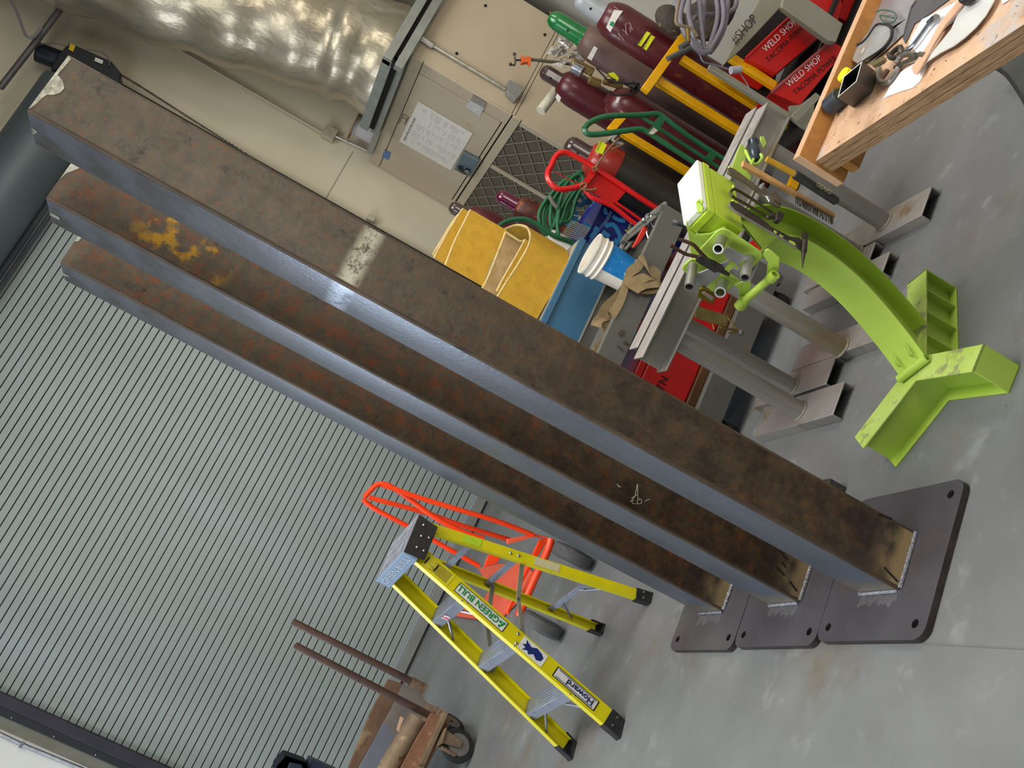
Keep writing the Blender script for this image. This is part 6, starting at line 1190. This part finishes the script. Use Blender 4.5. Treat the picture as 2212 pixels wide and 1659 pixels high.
q = [(3.746,4.55,0.702),(4.162,4.55,0.562),(4.154,4.55,0.356),(3.768,4.55,0.509)]; xd = V(q[1])-V(q[0])
t = tote('red steel tote lettered WELD SHOP TACOMA POWER, upper one beside the corner post', q, 4.55, .25, 'WELD SHOP', 'TACOMA POWER', (3.845,4.55,0.614), (3.799,4.55,0.575), xd)
mb = MB(); mb.tube([q[0], q[1]], .008, 8); mb.build('rim', REDP, t)
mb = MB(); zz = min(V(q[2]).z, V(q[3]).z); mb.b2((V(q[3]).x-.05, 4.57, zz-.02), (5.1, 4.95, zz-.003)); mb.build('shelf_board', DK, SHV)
q = [(3.606,4.5,0.507),(4.113,4.5,0.306),(4.121,4.5,0.206),(3.635,4.5,0.33)]; xd = V(q[1])-V(q[0])
t = tote('red steel tote lettered WELD SHOP TACOMA, lower one partly hidden by the bench back board', q, 4.5, .3, 'WELD SHOP', 'TACOMA POWER', (3.69,4.5,0.428), (3.672,4.5,0.377), xd)
mb = MB(); mb.tube([q[0], q[1]], .010, 8); mb.build('rim', M('worn_red_rim','#9A4A48',rough=.5), t)
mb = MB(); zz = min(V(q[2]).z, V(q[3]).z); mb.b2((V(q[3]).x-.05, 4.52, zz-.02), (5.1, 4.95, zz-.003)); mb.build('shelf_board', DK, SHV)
tote('plain red tote at the top edge of the photo above the corner post', [(4.37,4.62,0.495),(4.416,4.62,0.488),(4.539,4.62,0.337),(4.482,4.62,0.283),(4.365,4.62,0.275),(4.378,4.62,0.399)], 4.6, .25, grp=None)
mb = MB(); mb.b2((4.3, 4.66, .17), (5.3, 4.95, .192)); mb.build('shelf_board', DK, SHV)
tote('plain red tote edge right of the corner post beside the bench back board', [(4.621,4.7,0.286),(4.694,4.7,0.185),(4.476,4.7,0.197),(4.466,4.7,0.251),(4.548,4.7,0.251)], 4.7, .2, grp=None)
# welding lead hanks
WL = thing('welding_cable', 'hank of grey welding cable looped over the shelf rack', 'cable', (3.421,4.3,0.991))
CB = M('grey_cable_jacket', '#77727A', '#6C676E', 14, .5)
random.seed(2)
lo = [[(3.624,4.3,1.235),(3.561,4.3,1.197),(3.474,4.3,1.127),(3.453,4.3,1.097),(3.462,4.3,1.068),(3.436,4.3,0.987)], [(3.641,4.28,1.199),(3.565,4.28,1.188),(3.494,4.28,1.162),(3.446,4.28,1.104),(3.421,4.28,1.04),(3.396,4.28,0.992)], [(3.638,4.26,1.182),(3.549,4.26,1.149),(3.479,4.26,1.097),(3.427,4.26,1.054),(3.4,4.26,0.983)], [(3.679,4.27,1.135),(3.595,4.27,1.093),(3.519,4.27,1.05),(3.448,4.27,1.009),(3.406,4.27,0.985)], [(3.723,4.3,1.105),(3.632,4.3,1.071),(3.513,4.3,1.028),(3.437,4.3,0.977)], [(3.727,4.26,1.058),(3.669,4.26,1.023),(3.597,4.26,0.997),(3.5,4.26,0.983),(3.415,4.26,0.979)], [(3.731,4.24,1.033),(3.649,4.24,0.988),(3.575,4.24,0.967),(3.486,4.24,0.967),(3.4,4.24,0.973)], [(3.787,4.28,0.996),(3.696,4.28,0.963),(3.6,4.28,0.944),(3.499,4.28,0.945),(3.431,4.28,0.958)], [(3.862,4.33,0.942),(3.799,4.33,0.927),(3.746,4.33,0.949),(3.695,4.33,1.005),(3.648,4.33,1.061),(3.608,4.33,1.093),(3.538,4.33,1.106)], [(3.4,4.23,1.09),(3.372,4.23,1.046),(3.371,4.23,0.998),(3.407,4.23,0.971),(3.389,4.23,1.006)], [(3.415,4.3,1),(3.381,4.3,0.964),(3.403,4.3,0.898),(3.428,4.3,0.811)]]
for i, st in enumerate(lo):
    mb = MB(); mb.tube(st, .0125 if i < 9 else (.014 if i == 9 else .005), 9, sm=5); mb.build('cable_loop', CB, WL)
a, b = [(3.204,4.2,1.153),(3.329,4.2,1.075)]; mb = MB(); mb.cyl(a, b, .014, seg=14); mb.build('connector', M('grey_connector','#4A4A44',rough=.5), WL)
a, b = [(3.297,4.2,1.121),(3.345,4.2,1.098)]; mb = MB(); mb.cyl(a, b, .016, seg=14); mb.build('connector', M('grey_connector','#4A4A44'), WL)
a, b = [(3.414,4.2,1.13),(3.352,4.2,1.096)]; mb = MB(); mb.cyl(a, b, .011, seg=14); mb.build('brass_end', BRASS, WL)
a, b = [(3.409,4.28,0.82),(3.445,4.28,0.776)]; mb = MB(); mb.cyl(a, b, .02, seg=16); mb.build('cable_plug', M('pale_plug','#A09CA0',rough=.5), WL)
tb('thin_cable', [(3.439,4.3,0.761),(3.407,4.3,0.704),(3.382,4.3,0.672),(3.351,4.3,0.588)], .003, CB, WL, 3)
mb = MB(); mb.tube([(3.563,4.22,1.229),(3.492,4.22,1.214),(3.426,4.22,1.19),(3.434,4.22,1.147),(3.446,4.22,1.105),(3.423,4.22,1.063)], .009, 8, sm=4); mb.build('leather_lead', M('tan_lead','#7E6A54',rough=.7), WL)
OBJ = thing('tool_bundle', 'dark lumpy tool bundle behind the grey welding cable', 'tools', (3.993,4.9,1.113))
mb = MB(); mb.ball((3.978,4.9,1.106), .09, (1,.6,1.2)); mb.ball((3.972,4.9,1.152), .06, (1,.6,1)); mb.ball((3.928,4.7,0.97), .10, (1.2,.6,1.2)); mb.ball((4.137,4.8,0.925), .12, (1.4,.6,1.0)); mb.build('bundle', M('dirty_brown_bundle','#4A4034','#2E2A26',12,.8,bump=.4,spots=[('#7A6A50',18,.6,.05)]), OBJ)

# ------------------------------------------------------------------ light
W = bpy.data.worlds.new('world'); SC.world = W; W.use_nodes = True; bg = W.node_tree.nodes['Background']; bg.inputs[0].default_value = (.80,.88,1,1); bg.inputs[1].default_value = .24
def area(name, loc, target, size, energy, color=(1,1,1)):
    l = bpy.data.lights.new(name, 'AREA'); l.shape = 'RECTANGLE'; l.size, l.size_y = size; l.energy = energy; l.color = color
    o = bpy.data.objects.new(name, l); COL.objects.link(o); o.location = loc
    d = V(target) - V(loc); o.rotation_euler = d.to_track_quat('-Z', 'Y').to_euler(); return o
sk = area('skylight', (.3, 3.2, 6.2), (1.0, 4.2, 0), (3.5, 3.5), 195, (.98,1,1)); sk.data.spread = math.radians(135)
area('open_door_light', (-6.5, 1.0, 3.0), (1, 4.5, .8), (4, 4), 225, (.86,.93,1))
area('side_window', (-4.2, 8.2, 1.7), (1, 3.6, 1.3), (1.3, 1.3), 95, (.74,.85,1))
area('shop_light', (3.0, -1.8, 3.2), (2.5, 5.5, 1.0), (3, 2), 110, (1,.95,.86))
area('right_edge_fill', (4.9, 2.6, 5.0), (1.4, 3.4, 1.6), (2.5, 1), 75, (1,.97,.9))  # added fill lamp that brightens the right edges of the columns
SC.view_settings.view_transform = 'Standard'; SC.view_settings.look = 'None'; SC.view_settings.exposure = 0.33; SC.view_settings.gamma = .93
